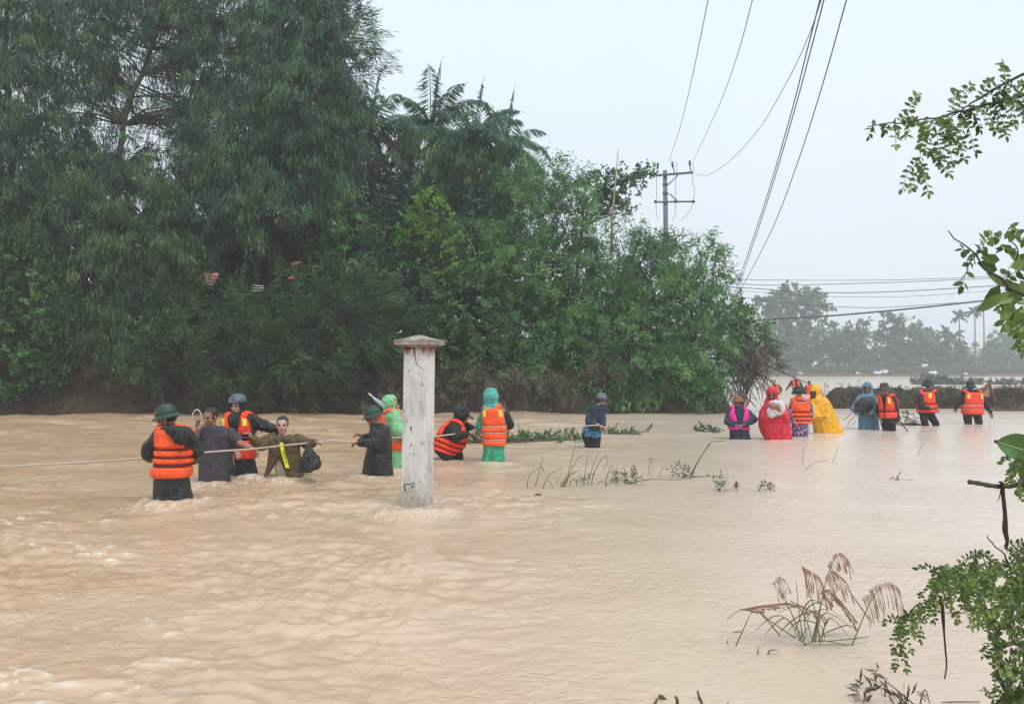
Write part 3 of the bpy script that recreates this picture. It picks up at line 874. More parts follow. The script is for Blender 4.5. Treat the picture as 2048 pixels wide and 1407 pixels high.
def cloth(name, col, rough=.6, var=.18, bump=.5, scale=5, spec=.4, fold=9):
    """fabric with creases: stretched noise for folds, fine weave on top"""
    m, n, l, b = newmat(name)
    tc = n.new('ShaderNodeTexCoord')
    nz = n.new('ShaderNodeTexNoise'); nz.inputs['Scale'].default_value = scale; nz.inputs['Detail'].default_value = 6; nz.inputs['Distortion'].default_value = .6
    l.new(tc.outputs['Object'], nz.inputs['Vector'])
    mr = n.new('ShaderNodeMapRange'); mr.inputs['From Min'].default_value = .3; mr.inputs['From Max'].default_value = .7
    mr.inputs['To Min'].default_value = 1 - var; mr.inputs['To Max'].default_value = 1 + var
    l.new(nz.outputs[0], mr.inputs[0])
    vm = n.new('ShaderNodeVectorMath'); vm.operation = 'SCALE'; vm.inputs[0].default_value = col
    l.new(mr.outputs[0], vm.inputs['Scale']); l.new(vm.outputs[0], b.inputs['Base Color'])
    b.inputs['Roughness'].default_value = rough; b.inputs['Specular IOR Level'].default_value = spec
    mu = n.new('ShaderNodeTexNoise'); mu.inputs['Scale'].default_value = fold; mu.inputs['Detail'].default_value = 5; mu.inputs['Distortion'].default_value = 1.8
    mp = n.new('ShaderNodeMapping'); mp.inputs['Scale'].default_value = (1, 1, .55); l.new(tc.outputs['Object'], mp.inputs[0]); l.new(mp.outputs[0], mu.inputs['Vector'])
    bp = n.new('ShaderNodeBump'); bp.inputs['Strength'].default_value = bump; bp.inputs['Distance'].default_value = .08
    l.new(mu.outputs[0], bp.inputs['Height']); l.new(bp.outputs[0], b.inputs['Normal'])
    return m


def pattern_cloth(name, c1, c2, c3, scale=22):
    m, n, l, b = newmat(name)
    tc = n.new('ShaderNodeTexCoord'); vo = n.new('ShaderNodeTexNoise'); vo.inputs['Scale'].default_value = scale; vo.inputs['Detail'].default_value = 1.5
    l.new(tc.outputs['Object'], vo.inputs['Vector'])
    rp = n.new('ShaderNodeValToRGB'); rp.color_ramp.interpolation = 'CONSTANT'; e = rp.color_ramp.elements
    e[0].color = (*c1, 1); e[1].position = .57; e[1].color = (*c3, 1); e.new(.46).color = (*c2, 1)
    l.new(vo.outputs[0], rp.inputs[0]); l.new(rp.outputs[0], b.inputs['Base Color'])
    b.inputs['Roughness'].default_value = .6
    return m


C_ORANGE = cloth('vest_orange', (.92, .105, .020), .6, .20, .45, 11)
C_ORED = cloth('vest_red_orange', (.88, .062, .024), .6, .20, .45, 11)
C_PINK = cloth('vest_pink', (.80, .03, .30), .5, .10, .25, 4)
C_STRAP = mat_plain('vest_strap', (.16, .008, .008), .7, .2)
C_STRAPL = mat_plain('pale_strap', (.72, .30, .26), .7, .1)
C_REFL = mat_plain('reflective_patch', (.95, .72, .10), .35, .08)
C_WHITE = mat_plain('white_strap', (.72, .72, .70), .6, .08)
C_BLACK = cloth('black_raincoat', (.012, .016, .016), .38, .35, .9, 6, .5)
C_BLACK2 = cloth('black_jacket', (.014, .015, .018), .55, .3, .8, 6, .4)
C_TEE = cloth('grey_tee', (.060, .055, .068), .8, .15, .5, 5, .2)
C_OLIVE = cloth('olive_raincoat', (.105, .070, .030), .5, .3, .8, 5, .4)
C_CREAM = cloth('cream_trousers', (.42, .35, .25), .7, .2, .6, 5, .3)
C_GREENL = cloth('light_green_poncho', (.22, .54, .26), .26, .25, .8, 6, .5)
C_GREEN = cloth('green_poncho', (.03, .34, .20), .28, .30, .9, 6, .6)
C_TEAL = cloth('teal_hood', (.06, .40, .34), .28, .30, .9, 9, .6)
C_NAVY = cloth('navy_jacket', (.018, .034, .062), .5, .3, .7, 6, .4)
C_CHAR = cloth('charcoal_trousers', (.022, .020, .022), .6, .25, .7, 6, .3)
C_RED = cloth('red_poncho', (.62, .012, .035), .38, .15, .8, 4, .5)
C_YELL = cloth('yellow_poncho', (.85, .42, .012), .36, .12, .8, 4, .5)
C_BLUE = cloth('blue_poncho', (.10, .22, .32), .4, .15, .7, 5, .5)
C_PURP = pattern_cloth('purple_floral', (.05, .02, .09), (.16, .07, .22), (.45, .32, .50), 26)
C_BCAMO = pattern_cloth('blue_camouflage', (.03, .12, .24), (.06, .30, .48), (.02, .04, .10), 16)
M['helm'] = mat_plain('helmet_green', (.016, .045, .035), .55, .15, 10, .15, 60)
M['helmb'] = mat_plain('helmet_grey_blue', (.075, .105, .14), .45, .2, 10, .2, 40)
M['hatdk'] = mat_plain('hat_dark', (.02, .035, .038), .8, .2, 10, .4, 60)
M['hatol'] = mat_plain('hat_olive', (.06, .06, .045), .8, .3, 10, .4, 60)
M['hatbr'] = mat_plain('hat_brown', (.22, .085, .045), .8, .3, 14, .5, 70)
M['bag'] = cloth('black_plastic', (.012, .012, .014), .28, .3, 1.0, 8, .6)


def interp_rows(rows):
    rows = sorted(rows)
    ys_ = [r[0] for r in rows]
    L = [r[1] for r in rows]; Rr = [r[2] for r in rows]
    dd = [(r[3] if len(r) > 3 else None) for r in rows]
    def f(py):
        return np.interp(py, ys_, L), np.interp(py, ys_, Rr)
    def g(py):
        k = [(y, d) for y, d in zip(ys_, dd) if d is not None]
        return np.interp(py, [a for a, _ in k], [d for _, d in k]) if k else None
    return f, g


class Shape:
    """torso / garment surface from silhouette rows: rings of real width and depth at distance D"""
    def __init__(s, rows, D, depth=.13, slope=0., p=2.3, dy=0., lean=0.):
        s.f, s.g = interp_rows(rows); s.D = D; s.depth = depth; s.sl = slope; s.p = p; s.rows = sorted(rows); s.dy = dy; s.lean = lean
        s.y0, s.y1 = s.rows[0][0], s.rows[-1][0]

    def pt(s, py, ang, off=0.):
        l_, r_ = s.f(py); a = at(l_, py, s.D + s.dy); b = at(r_, py, s.D + s.dy)
        c = (a + b) / 2; hw = (b[0] - a[0]) / 2
        d = s.g(py); d = s.depth if d is None else d
        d = min(d, max(hw * 1.3, .03))
        c[1] += s.lean * (s.y1 - py) / max(1, s.y1 - s.y0)
        sa, ca = np.sin(ang), np.cos(ang)
        e = 2 / s.p
        x = (hw + off) * np.sign(sa) * abs(sa) ** e; y = -(d + off) * np.sign(ca) * abs(ca) ** e
        return np.array([c[0] + x, c[1] + y, c[2] + s.sl * x])

    def shell(s, n=28, dense=3.0):
        k = max(6, int((s.y1 - s.y0) / dense)); V = []
        for i in range(k + 1):
            py = s.y0 + (s.y1 - s.y0) * i / k
            for j in range(n): V.append(s.pt(py, 2 * math.pi * j / n))
        F = [(i * n + j, (i + 1) * n + j, (i + 1) * n + (j + 1) % n, i * n + (j + 1) % n) for i in range(k) for j in range(n)]
        F.append(tuple(range(n))); F.append(tuple(k * n + j for j in range(n - 1, -1, -1)))
        return V, F


def folds(me, amp, scale=7., seed=0, z_stretch=.45):
    V = mesh_v(me); N = mesh_n(me)
    d = np.array([mnoise.noise(Vector((v[0] * scale + seed, v[1] * scale, v[2] * scale * z_stretch))) + .5 * mnoise.noise(Vector((v[0] * scale * 2.3 + seed, v[1] * scale * 2.3 + 4, v[2] * scale * 1.6))) for v in V])
    set_v(me, V + N * (d * amp)[:, None])


def basis(yaw, pitch=0., roll=0.):
    y, p = math.radians(yaw), math.radians(pitch)
    f0 = np.array([math.sin(y), -math.cos(y), 0]); up = np.array([0, 0, 1.0])
    r = np.cross(f0, up)
    f = f0 * math.cos(p) + up * math.sin(p); u = np.cross(r, f)
    if roll:
        a = math.radians(roll); r2 = r * math.cos(a) + u * math.sin(a); u = np.cross(r2, f); r = r2
    return r, f, u


def hand_parts(mb, w, d, nrml, curl=50, side=1, sc_=1.):
    """palm, four bent fingers of different length and a thumb leaving the side of the palm"""
    d = unit(d); nrml = unit(nrml - d * np.dot(nrml, d)); lat = np.cross(d, nrml) * side
    mb.add(*ellip(w + d * .045 * sc_, (.042 * sc_, .052 * sc_, .017 * sc_), [lat, d, nrml], 12, 8))
    for i, (o, L) in enumerate(((-.031, .066), (-.010, .078), (.011, .074), (.031, .058))):
        p = w + d * .085 * sc_ + lat * (-o) * sc_; dd = d + lat * (-o) * 2.; dd = unit(dd)
        for s_, fr in enumerate((.42, .32, .26)):
            a = math.radians(curl * (.55 + .25 * s_))
            dd = unit(dd * math.cos(a) + nrml * math.sin(a))
            q = p + dd * L * fr * sc_
            mb.add(*capsule(p, q, (.0095 - .001 * s_) * sc_, (.0088 - .001 * s_) * sc_, 7)); p = q
            nrml_f = nrml
    p = w + d * .028 * sc_ + lat * .034 * sc_; dd = unit(lat * .8 + d * .75 + nrml * .35)
    q = p + dd * .038 * sc_; mb.add(*capsule(p, q, .013 * sc_, .011 * sc_, 8))
    dd = unit(dd + d * .5 + nrml * .5); mb.add(*capsule(q, q + dd * .03 * sc_, .011 * sc_, .009 * sc_, 8))


def head_parts(mb, c, r, f, u, s=1.0):
    A = np.array([r, f, u])
    P = lambda x, y, z: c + (r * x + f * y + u * z) * s
    E = lambda x, y, z, a, b, d: mb.add(*ellip(P(x, y, z), (a * s, b * s, d * s), A, 16, 12))
    E(0, -.012, .030, .074, .094, .086)
    E(0, .020, -.040, .057, .064, .076)
    E(0, .056, -.092, .026, .024, .022)
    E(0, .074, .017, .052, .016, .010)
    E(.036, .056, -.026, .022, .022, .02); E(-.036, .056, -.026, .022, .022, .02)
    mb.add(*capsule(P(0, .082, .004), P(0, .101, -.026), .009 * s, .0135 * s, 8))
    E(.012, .088, -.030, .010, .012, .008); E(-.012, .088, -.030, .010, .012, .008)
    E(0, .078, -.060, .024, .010, .011)
    for k in (-1, 1):
        E(k * .076, -.008, -.008, .010, .019, .032)


def face_details(mb, c, r, f, u, s=1.0):
    A = np.array([r, f, u])
    P = lambda x, y, z: c + (r * x + f * y + u * z) * s
    for k in (-1, 1):
        mb.add(*ellip(P(k * .031, .0755, .001), (.0135 * s, .007 * s, .0055 * s), A, 10, 6), 1)
        mb.add(*ellip(P(k * .033, .0845, .020), (.019 * s, .005 * s, .0038 * s), A, 10, 6), 3)
    mb.add(*ellip(P(0, .0865, -.0615), (.021 * s, .0045 * s, .0065 * s), A, 10, 6), 2)


def person(label, wl, cx, head, hyaw, rows=None, coat=None, coat_name='raincoat', hpitch=0, hroll=0, skin_=('tan', (.40, .21, .13)), depth=.13, arms=(), sleeves=None,
           byaw=0, slope=0, D=None, hs=1.0, extra=None, group='people wading along the rope', hair=True, voxel=None, fold=.012, legs=None, trousers=None, lean=0, hem=True, neckp=None):
    D = D or wd(wl)
    s = FPX / D
    x0 = at(cx, wl, D)[0]
    root = empty('person', (x0, D, BED), label, 'person', group)
    vx = voxel or (.0065 if D < 11 else .008 if D < 16 else .011)
    H = at(head[0], head[1], D + (head[2] if len(head) > 2 else 0))
    r, f, u = basis(hyaw, hpitch, hroll)
    T = Shape(rows, D, depth, slope, lean=lean)
    # body: one skin
    mb = MB()
    head_parts(mb, H, r, f, u, hs)
    l_, r_ = T.f(T.y0)
    nk = T.pt(T.y0 + 3, 0) * .5 + T.pt(T.y0 + 3, math.pi) * .5 if neckp is None else at(*neckp)
    mb.add(*capsule(H - u * .05 * hs - f * .015, nk, .050 * hs, .058 * hs, 12))
    hipy = T.y1
    body = Shape([(y, a + (b - a) * .22, b - (b - a) * .22, depth * .6) for (y, a, b) in [(q[0], q[1], q[2]) for q in rows]], D, depth * .6, slope, lean=lean)
    mb.add(*body.shell(16, 6))
    hipc = (T.pt(T.y1 - 1, 0) + T.pt(T.y1 - 1, math.pi)) / 2
    for k in (-1, 1):
        if legs is None:
            hwid = (T.pt(T.y1 - 1, math.pi / 2)[0] - T.pt(T.y1 - 1, -math.pi / 2)[0]) / 2; hof = min(.085, hwid * .42); hr = min(.085, hwid * .40)
            hp = hipc + np.array([k * hof, 0, 0]); kn = np.array([hp[0], hp[1] - .03, BED + .46])
            hp[2] = max(hp[2], .0) * 0 - .02
            mb.add(*capsule(hp, kn, hr, min(.06, hr), 10)); mb.add(*capsule(kn, (kn[0], kn[1] + .03, BED + .09), .058, .04, 10))
            mb.add(*capsule((kn[0], kn[1] + .04, BED + .05), (kn[0], kn[1] - .12, BED + .035), .045, .035, 8))
        else:
            pts = legs[0 if k < 0 else 1]
            h3 = [at(px, py, D + dy) for px, py, dy in pts]
            for i in range(len(h3) - 1):
                mb.add(*capsule(h3[i], h3[i + 1], .075 - .018 * i, .06 - .018 * i + .01, 10))
            e = h3[-1]
            mb.add(*capsule((e[0], e[1], e[2]), (e[0], e[1] + .04, BED + .08), .05, .04, 10))
            mb.add(*capsule((e[0], e[1] + .05, BED + .05), (e[0], e[1] - .10, BED + .035), .045, .035, 8))
    for a in arms:
        J = [at(px, py, D + dy) for px, py, dy in a['j']]
        for i in range(len(J) - 1):
            ra = (.048, .038, .03)[i]; rb = (.038, .029, .025)[i]
            mb.add(*capsule(J[i], J[i + 1], ra, rb, 10))
        if a.get('hand', True):
            hd = np.array(a['hd'], float) if 'hd' in a else unit(J[-1] - J[-2])
            hand_parts(mb, J[-1], hd, np.array(a.get('hn', (0, -.2, -1)), float), a.get('curl', 55), a.get('side', 1), a.get('hs', 1.0))
    me = fuse(mb, vx, 2, .4)
    V = mesh_v(me)
    for k in (-1, 1):   # eye sockets
        e = H + (r * k * .031 + f * .082 + u * .001) * hs
        d = np.linalg.norm(V - e, axis=1); w = np.exp(-(d / .016) ** 2)
        V -= np.outer(w, f) * .006
    set_v(me, V)
    sk = skin(*skin_)
    b2 = MB()
    b2.add(mesh_v(me), [tuple(p.vertices) for p in me.polygons], 0)
    face_details(b2, H, r, f, u, hs)
    b2.build('body', [sk, M['eye'], M['lip'], M['hair']], root)
    bpy.data.meshes.remove(me)
    # coat with its sleeves: one cloth
    if coat is not None:
        mb = MB(); mb.add(*T.shell(32, 2.5))
        shr = .055
        for a in (sleeves if sleeves is not None else arms):
            J = [at(px, py, D + dy) for px, py, dy in a['j']]
            w = a.get('w', (.078, .066, .052)); k = a.get('n', len(J))
            if a.get('short'):
                J = [J[0], J[0] + (J[1] - J[0]) * a['short']]; w = (.080, .078)
            else:
                J[-1] = J[-1] + unit(J[-2] - J[-1]) * .015
            for i in range(len(J) - 1): mb.add(*capsule(J[i], J[i + 1], w[i], w[i + 1], 12))
        me = fuse(mb, max(.012, vx * 1.4), 3, .5)
        folds(me, fold * 1.5, 8.5, seed=cx * .37, z_stretch=.16); folds(me, fold * .25, 16, seed=cx * .7, z_stretch=.4)
        me.materials.append(coat); me.shade_smooth()
        V = mesh_v(me); set_v(me, V - np.array([x0, D, BED]))
        link(coat_name, me, root, (x0, D, BED))
    if trousers is not None and legs is not None:
        mb = MB()
        for k in (0, 1):
            h3 = [at(px, py, D + dy) for px, py, dy in legs[k]]; w = (.115, .095, .08, .07)
            for i in range(len(h3) - 1): mb.add(*capsule(h3[i], h3[i + 1], w[i], w[i + 1], 12))
            e = h3[-1]; mb.add(*capsule(e, (e[0], e[1] + .03, BED + .12), w[len(h3) - 1], .06, 12))
        me = fuse(mb, .014, 3, .5); folds(me, .014, 8, seed=cx)
        me.materials.append(trousers); me.shade_smooth()
        set_v(me, mesh_v(me) - np.array([x0, D, BED])); link('trousers', me, root, (x0, D, BED))
    if hair:
        A = np.array([r, f, u]); v, fc = ellip(H + (f * -.016 + u * .037) * hs, (.080 * hs, .096 * hs, .088 * hs), A, 24, 18)
        loc = (v - H) @ A.T
        keep = lambda q: not any(loc[i][1] > (.045 + max(0, loc[i][2] - .05) * .9) * hs and loc[i][2] < .085 * hs for i in q) and not all(loc[i][2] < -.045 * hs for i in q)
        fc = [q for q in fc if keep(q)]
        MB().add(v, fc).build('hair', M['hair'], root)
    P = dict(root=root, D=D, s=s, T=T, H=H, r=r, f=f, u=u, hs=hs)
    return P


def vest(P, upper, bands, yaw, mat=C_ORANGE, strap=C_STRAP, refl=True, off=.018, puff=.018, front_gap=12, back_w=62, strap_pys=(), T=None, name='life_vest', collar=False):
    """buoyancy vest: puffy shells wrapped on the torso shape; upper=(top,bottom) rows, bands=[(top,bottom)...]"""
    T = T or P['T']; root = P['root']; D = P['D']
    yw = math.radians(yaw)
    # coarse map: ang measured from the camera side; front of the vest faces yaw
    mb = MB()

    def patch(pa, pb, a0, a1, puffy=1.0, shr=None, na=None, npp=7):
        na = na or max(5, int(abs(a1 - a0) / 8)); V = []
        for lay in (1, 0):
            for i in range(npp + 1):
                t = i / npp; py = pa + (pb - pa) * t
                for j in range(na + 1):
                    w = j / na
                    lo, hi = (a0, a1)
                    if shr: lo, hi = shr(t, a0, a1)
                    ang = yw + math.radians(lo + (hi - lo) * w)
                    ed = (min(1, min(t, 1 - t) * npp / 1.6) ** .5) * (min(1, min(w, 1 - w) * na / 1.2) ** .5)
                    o = off + (puff * puffy * ed if lay else -.012)
                    V.append(T.pt(py, ang, o))
        W_ = na + 1; Hh = npp + 1; F = []
        for i in range(npp):
            for j in range(na):
                F.append((i * W_ + j, (i + 1) * W_ + j, (i + 1) * W_ + j + 1, i * W_ + j + 1))
                q = Hh * W_; F.append((q + i * W_ + j, q + i * W_ + j + 1, q + (i + 1) * W_ + j + 1, q + (i + 1) * W_ + j))
        q = Hh * W_
        for i in range(npp):
            F.append((i * W_, q + i * W_, q + (i + 1) * W_, (i + 1) * W_)); e = W_ - 1
            F.append((i * W_ + e, (i + 1) * W_ + e, q + (i + 1) * W_ + e, q + i * W_ + e))
        for j in range(na):
            F.append((j, j + 1, q + j + 1, q + j)); e = npp * W_
            F.append((e + j, q + e + j, q + e + j + 1, e + j + 1))
        mb.add(V, F)
    ut, ub = upper
    nr = lambda t, a, b: (a, b)
    # back panel narrows to the shoulders, armholes stay open
    patch(ut, ub, 180 - back_w, 180 + back_w, 1, lambda t, a, b: (180 - back_w * (.80 + .20 * t), 180 + back_w * (.80 + .20 * t)), npp=10)
    patch(ut, ub, front_gap, 66, 1, lambda t, a, b: (front_gap + 14 * (1 - t) ** 2, 48 + 18 * t), npp=10)
    patch(ut, ub, -66, -front_gap, 1, lambda t, a, b: (-48 - 18 * t, -front_gap - 14 * (1 - t) ** 2), npp=10)
    # pads over the shoulders
    sh = MB()
    for k in (-1, 1):
        pts = []
        for ang, dpy in ((38 * k, 2), (62 * k, -4), (100 * k, -6), (128 * k, -3), (146 * k, 2)):
            py = max(ut + dpy * P['s'] / 150, T.y0 + 1.)
            pts.append(T.pt(py, yw + math.radians(ang), off * .3))
        mb.add(*tube(pts, [.045, .05, .05, .05, .045], 8, flat=.6))
    for (a, b_) in bands:
        patch(a, b_, front_gap * .4, 360 - front_gap * .4, 1, na=44, npp=6)
    vo = mb.build(name, mat, root)
    # webbing between the bands
    st = MB()
    seam = list(strap_pys)
    for py in seam:
        V, F = [], []
        n_ = 44
        for j in range(n_):
            ang = 2 * math.pi * j / n_
            for dz, o in ((-.011, off + .008), (.011, off + .008), (.011, off - .02), (-.011, off - .02)):
                v = T.pt(py, ang, o); v[2] += dz; V.append(v)
        F = [(4 * j + k, 4 * j + (k + 1) % 4, 4 * ((j + 1) % n_) + (k + 1) % 4, 4 * ((j + 1) % n_) + k) for j in range(n_) for k in range(4)]
        st.add(V, F)
    if seam: st.build('strap', strap, vo)
    if refl:
        rf_ = refl if isinstance(refl, (list, tuple)) else [(33, 'f'), (-33, 'f'), (150, 'b'), (210, 'b')]
        for ang, _ in rf_:
            p0 = ut + (ub - ut) * .12; p1 = ut + (ub - ut) * .50; V = []
            for lay in (off + puff + .005, off + puff - .012):
                for i in range(4):
                    for j in (-1, 1):
                        V.append(T.pt(p0 + (p1 - p0) * i / 3, yw + math.radians(ang + j * 7), lay))
            F = []
            for i in range(3):
                F.append((2 * i, 2 * i + 2, 2 * i + 3, 2 * i + 1)); F.append((8 + 2 * i, 8 + 2 * i + 1, 8 + 2 * i + 3, 8 + 2 * i + 2))
                F.append((2 * i, 8 + 2 * i, 8 + 2 * i + 2, 2 * i + 2)); F.append((2 * i + 1, 2 * i + 3, 8 + 2 * i + 3, 8 + 2 * i + 1))
            F += [(0, 1, 9, 8), (6, 14, 15, 7)]
            MB().add(V, F, 0, False).build('reflective_patch', C_REFL, vo)
    if collar:
        A = np.array([P['r'], P['f'], np.array([0, 0, 1.])])
        MB().add(*ellip(P['H'] - np.array([0, 0, .15]) - P['f'] * .03, (.13, .12, .07), A)).build('collar', mat, vo)
    return vo


def helmet(P, mat='helm', badge=True, s=1.0, tilt=8):
    """round pith style helmet with a sloping brim all round"""
    r, f, u = P['r'], P['f'], P['u']; a = math.radians(-tilt)
    f2 = f * math.cos(a) + u * math.sin(a); u2 = np.cross(r, f2)
    c = P['H'] + u * .045 * P['hs']
    prof = [(.001, .125), (.030, .123), (.062, .110), (.088, .085), (.101, .052), (.106, .022), (.109, .010), (.128, -.006), (.158, -.030), (.161, -.034), (.156, -.034), (.125, -.012), (.104, .004), (.098, .03), (.08, .075), (.04, .105), (.001, .112)]
    prof = [(a_ * s, b_ * s) for a_, b_ in prof]
    V, F = lathe(c, prof, np.array([r, f2, u2]), 28, sq=(.90, 1.06))
    h = MB().add(V, F).build('helmet', M[mat], P['root'])
    tb = MB(); tb.add(*lathe(c, [(.1075 * s, .012), (.1105 * s, .012), (.1105 * s, .026), (.1065 * s, .028)], np.array([r, f2, u2]), 28, sq=(.90, 1.06)))
    tb.build('helmet_band', M['hatdk'], h)
    tb = MB()
    for k in (-1, 1):
        tb.add(*tube([c + r * k * .09 * s, P['H'] + r * k * .074 - u * .03 + f * .02, P['H'] - u * .12 + f * .05 + r * k * .01], .004, 5))
    tb.build('chin_strap', M['hatdk'], h)
    if badge:
        n_ = unit(f2 * .85 + u2 * .35); cc = c + (f2 * .112 + u2 * .045) * s
        q1 = unit(np.cross(n_, r)); q0 = np.cross(q1, n_)
        mbb = MB(); V = [cc + n_ * .004]; V += [cc + n_ * .002 + (q0 * math.cos(t) + q1 * math.sin(t)) * .026 for t in np.linspace(0, 2 * math.pi, 17)[:-1]]
        V += [v - n_ * .014 for v in V[1:]]
        F = [(0, 1 + j, 1 + (j + 1) % 16) for j in range(16)] + [(1 + j, 17 + j, 17 + (j + 1) % 16, 1 + (j + 1) % 16) for j in range(16)]
        mbb.add(V, F, 0, False)
        V = [cc + n_ * .0075]
        for j in range(10):
            t = -math.pi / 2 + j * math.pi / 5; rad = .021 if j % 2 == 0 else .009
            V.append(cc + n_ * .006 + (q0 * math.cos(t) + q1 * math.sin(t)) * rad)
        mbb.add(V, [(0, 1 + j, 1 + (j + 1) % 10) for j in range(10)], 1, False)
        mbb.build('badge', [M['badger'], M['badgey']], h)
    return h


M['badger'] = mat_plain('badge_red', (.75, .10, .06), .4, .1)
M['badgey'] = mat_plain('badge_yellow', (.9, .75, .25), .4, .1)


def bucket(P, mat='hatdk', s=1.0, brim=.145, droop=.035, top=.115, wob=.03, lift=.035):
    r, f, u = P['r'], P['f'], P['u']; c = P['H'] + u * lift * P['hs']
    prof = [(.001, top), (.05, top), (.080, top - .012), (.094, top - .04), (.102, .02), (.105, .012), (.125, -.006), (brim, -droop), (brim - .004, -droop - .006), (.118, -.012), (.098, .004), (.09, .05), (.001, top - .02)]
    ph = R.random() * 6
    V, F = lathe(c, [(a_ * s, b_ * s) for a_, b_ in prof], np.array([r, f, u]), 28, wob=lambda t, rr: wob * math.sin(2 * t + ph) * (rr > .1) + wob * .5 * math.sin(5 * t + ph), sq=(.94, 1.06))
    return MB().add(V, F).build('hat', M[mat], P['root'])


def hood(P, mat, s=1.0, drop=.20, w=.10, back=.03, opening=True, name='hood', down=.16, openw=.066, opentop=.085):
    """loose hood: shell round the head, open round the face, draped on the neck"""
    r, f, u = P['r'], P['f'], P['u']; H = P['H']; k = P['hs'] * s
    mb = MB(); A = np.array([r, f, u])
    mb.add(*ellip(H + (f * -back + u * .025) * k, (.100 * k, .122 * k, .122 * k), A, 24, 18))
    mb.add(*ellip(H + (f * -.05 + u * .085) * k, (.07 * k, .08 * k, .06 * k), A, 20, 14))
    nk = H - u * down
    mb.add(*capsule(H - u * .06 - f * .02, nk - f * .01, .092 * k, (w + .03) * k, 20))
    me = fuse(mb, .010, 3, .5); folds(me, .012, 13, seed=H[0] * 7, z_stretch=.8)
    V = mesh_v(me)
    fc = []
    L = (V - H) @ A.T / k
    for p in me.polygons:
        q = L[list(p.vertices)].mean(0)
        if opening and q[1] > .035 and abs(q[0]) < openw * (1 - .25 * max(0, -q[2] - .02) / .1) and -.125 < q[2] < opentop: continue
        fc.append(tuple(p.vertices))
    bpy.data.meshes.remove(me)
    Ns = V  # second skin inside gives the cloth thickness
    c0 = H - u * .02
    inn = V + nrm(c0 - V) * .007
    m2 = MB(); m2.add(V, fc); m2.add(inn, [q[::-1] for q in fc])
    return m2.build(name, mat, P['root'])


def A_(*j, **k):
    d = dict(j=[tuple(x) for x in j]); d.update(k); return d


# 1 — helmeted rescuer, back to us, nearest
P = person('rescuer in green helmet and orange vest seen from behind, nearest on the left', 1008, 345, (334, 838), -88, hpitch=-6,
           rows=[(851, 327, 355), (857, 320, 376), (866, 318, 382), (890, 318, 382), (912, 317, 381), (935, 313, 377), (955, 309, 376), (980, 308, 381), (1008, 311, 387), (1035, 311, 389)],
           coat=C_BLACK, arms=[A_((318, 872, 0), (297, 903, .06), (303, 917, .26), w=(.075, .088, .058), hd=(.3, .8, .1)), A_((379, 872, 0), (392, 903, .05), (386, 920, .25), w=(.075, .084, .055), hd=(-.4, .8, 0))], depth=.15, hair=True)
helmet(P)
vest(P, (857, 894), [(898, 910), (914, 925), (931, 953)], 180 - 12, strap_pys=(896, 912, 928), refl=False)
mb = MB(); mb.add(*ellip(at(356, 860, P['D'] - .15), (.13, .10, .055))); mb.add(*ellip(at(360, 868, P['D'] - .20), (.12, .05, .07))); mb.add(*ellip(at(361, 877, P['D'] - .21), (.08, .04, .075))); mb.add(*ellip(at(341, 856, P['D'] - .08), (.09, .09, .05)))
mb.add(*ellip(at(344, 858, P['D'] + .02), (.11, .12, .05)))
me = fuse(mb, .011, 3); folds(me, .02, 13); me.materials.append(C_BLACK); me.shade_smooth(); set_v(me, mesh_v(me) - np.array(P['root']['_o'])); link('hood', me, P['root'], tuple(P['root']['_o']))
v, f = ellip(at(305, 945, P['D'] - .05), (.03, .04, .05)); MB().add(v, f).build('vest_tail', C_ORED, P['root'])

# 2 — man in grey tee
P = person('man in a wet grey T-shirt lifting a loop of rope beside his head', 968, 430, (421, 834, -.02), -24, hpitch=-8, skin_=('brown', (.30, .155, .095)),
           rows=[(850, 410, 432), (857, 403, 452), (866, 397, 463), (880, 395, 468), (905, 397, 464), (930, 400, 461), (955, 400, 461), (985, 399, 461)],
           coat=C_TEE, coat_name='t_shirt', arms=[A_((402, 867, 0), (391, 890, -.10), (396, 856, -.22), hd=(.15, -.1, 1), hn=(.6, -.6, 0), curl=70, short=.55),
                                                  A_((459, 866, 0), (481, 886, -.12), (503, 896, -.26), hd=(.8, -.2, -.35), hn=(0, -.4, -1), curl=75, short=.65)], depth=.145)
# 3 — helmet, vest, behind the grey tee
P = person('rescuer in grey-blue helmet and orange vest, arm stretched to the woman in olive', 958, 490, (475, 811, 0), -14, hpitch=-5, skin_=('pale', (.50, .30, .23)),
           rows=[(824, 466, 490), (831, 452, 503), (840, 447, 509), (862, 450, 509), (885, 462, 508), (910, 464, 508), (935, 464, 513), (958, 462, 517), (980, 462, 518)],
           coat=C_BLACK, arms=[A_((454, 842, .0), (448, 872, -.02), (470, 900, -.2), hand=True), A_((504, 842, 0), (530, 852, .02), (553, 861, .05), w=(.09, .085, .06), hd=(1, -.2, -.2))], depth=.15, hair=False)
hood(P, C_BLACK2, 1.0, down=.17)
r, f, u = P['r'], P['f'], P['u']
V, F = lathe(P['H'] + u * .06 - f * .01, [(.001, .105), (.05, .098), (.09, .07), (.113, .03), (.118, -.005), (.11, -.012), (.09, .0)], np.array([r, f, u]), 26, wob=lambda t, rr: .03 * math.sin(3 * t), sq=(.95, 1.1))
h = MB().add(V, F).build('helmet', M['helmb'], P['root'])
MB().add(*ellip(P['H'] + u * .062 + f * .10, (.075, .045, .012), np.array([r, f, u]))).build('peak', M['helmb'], h)
vest(P, (831, 867), [(879, 891), (893, 915)], -5, mat=C_ORED, strap_pys=(873, 892), refl=[(34, 'f'), (-34, 'f')])
mb = MB(); mb.add(*tube([at(466, 900, P['D'] - .22), at(467, 915, P['D'] - .24), at(468, 930, P['D'] - .23)], .012, 5, flat=.3)); mb.build('hanging_strap', C_WHITE, P['root'])

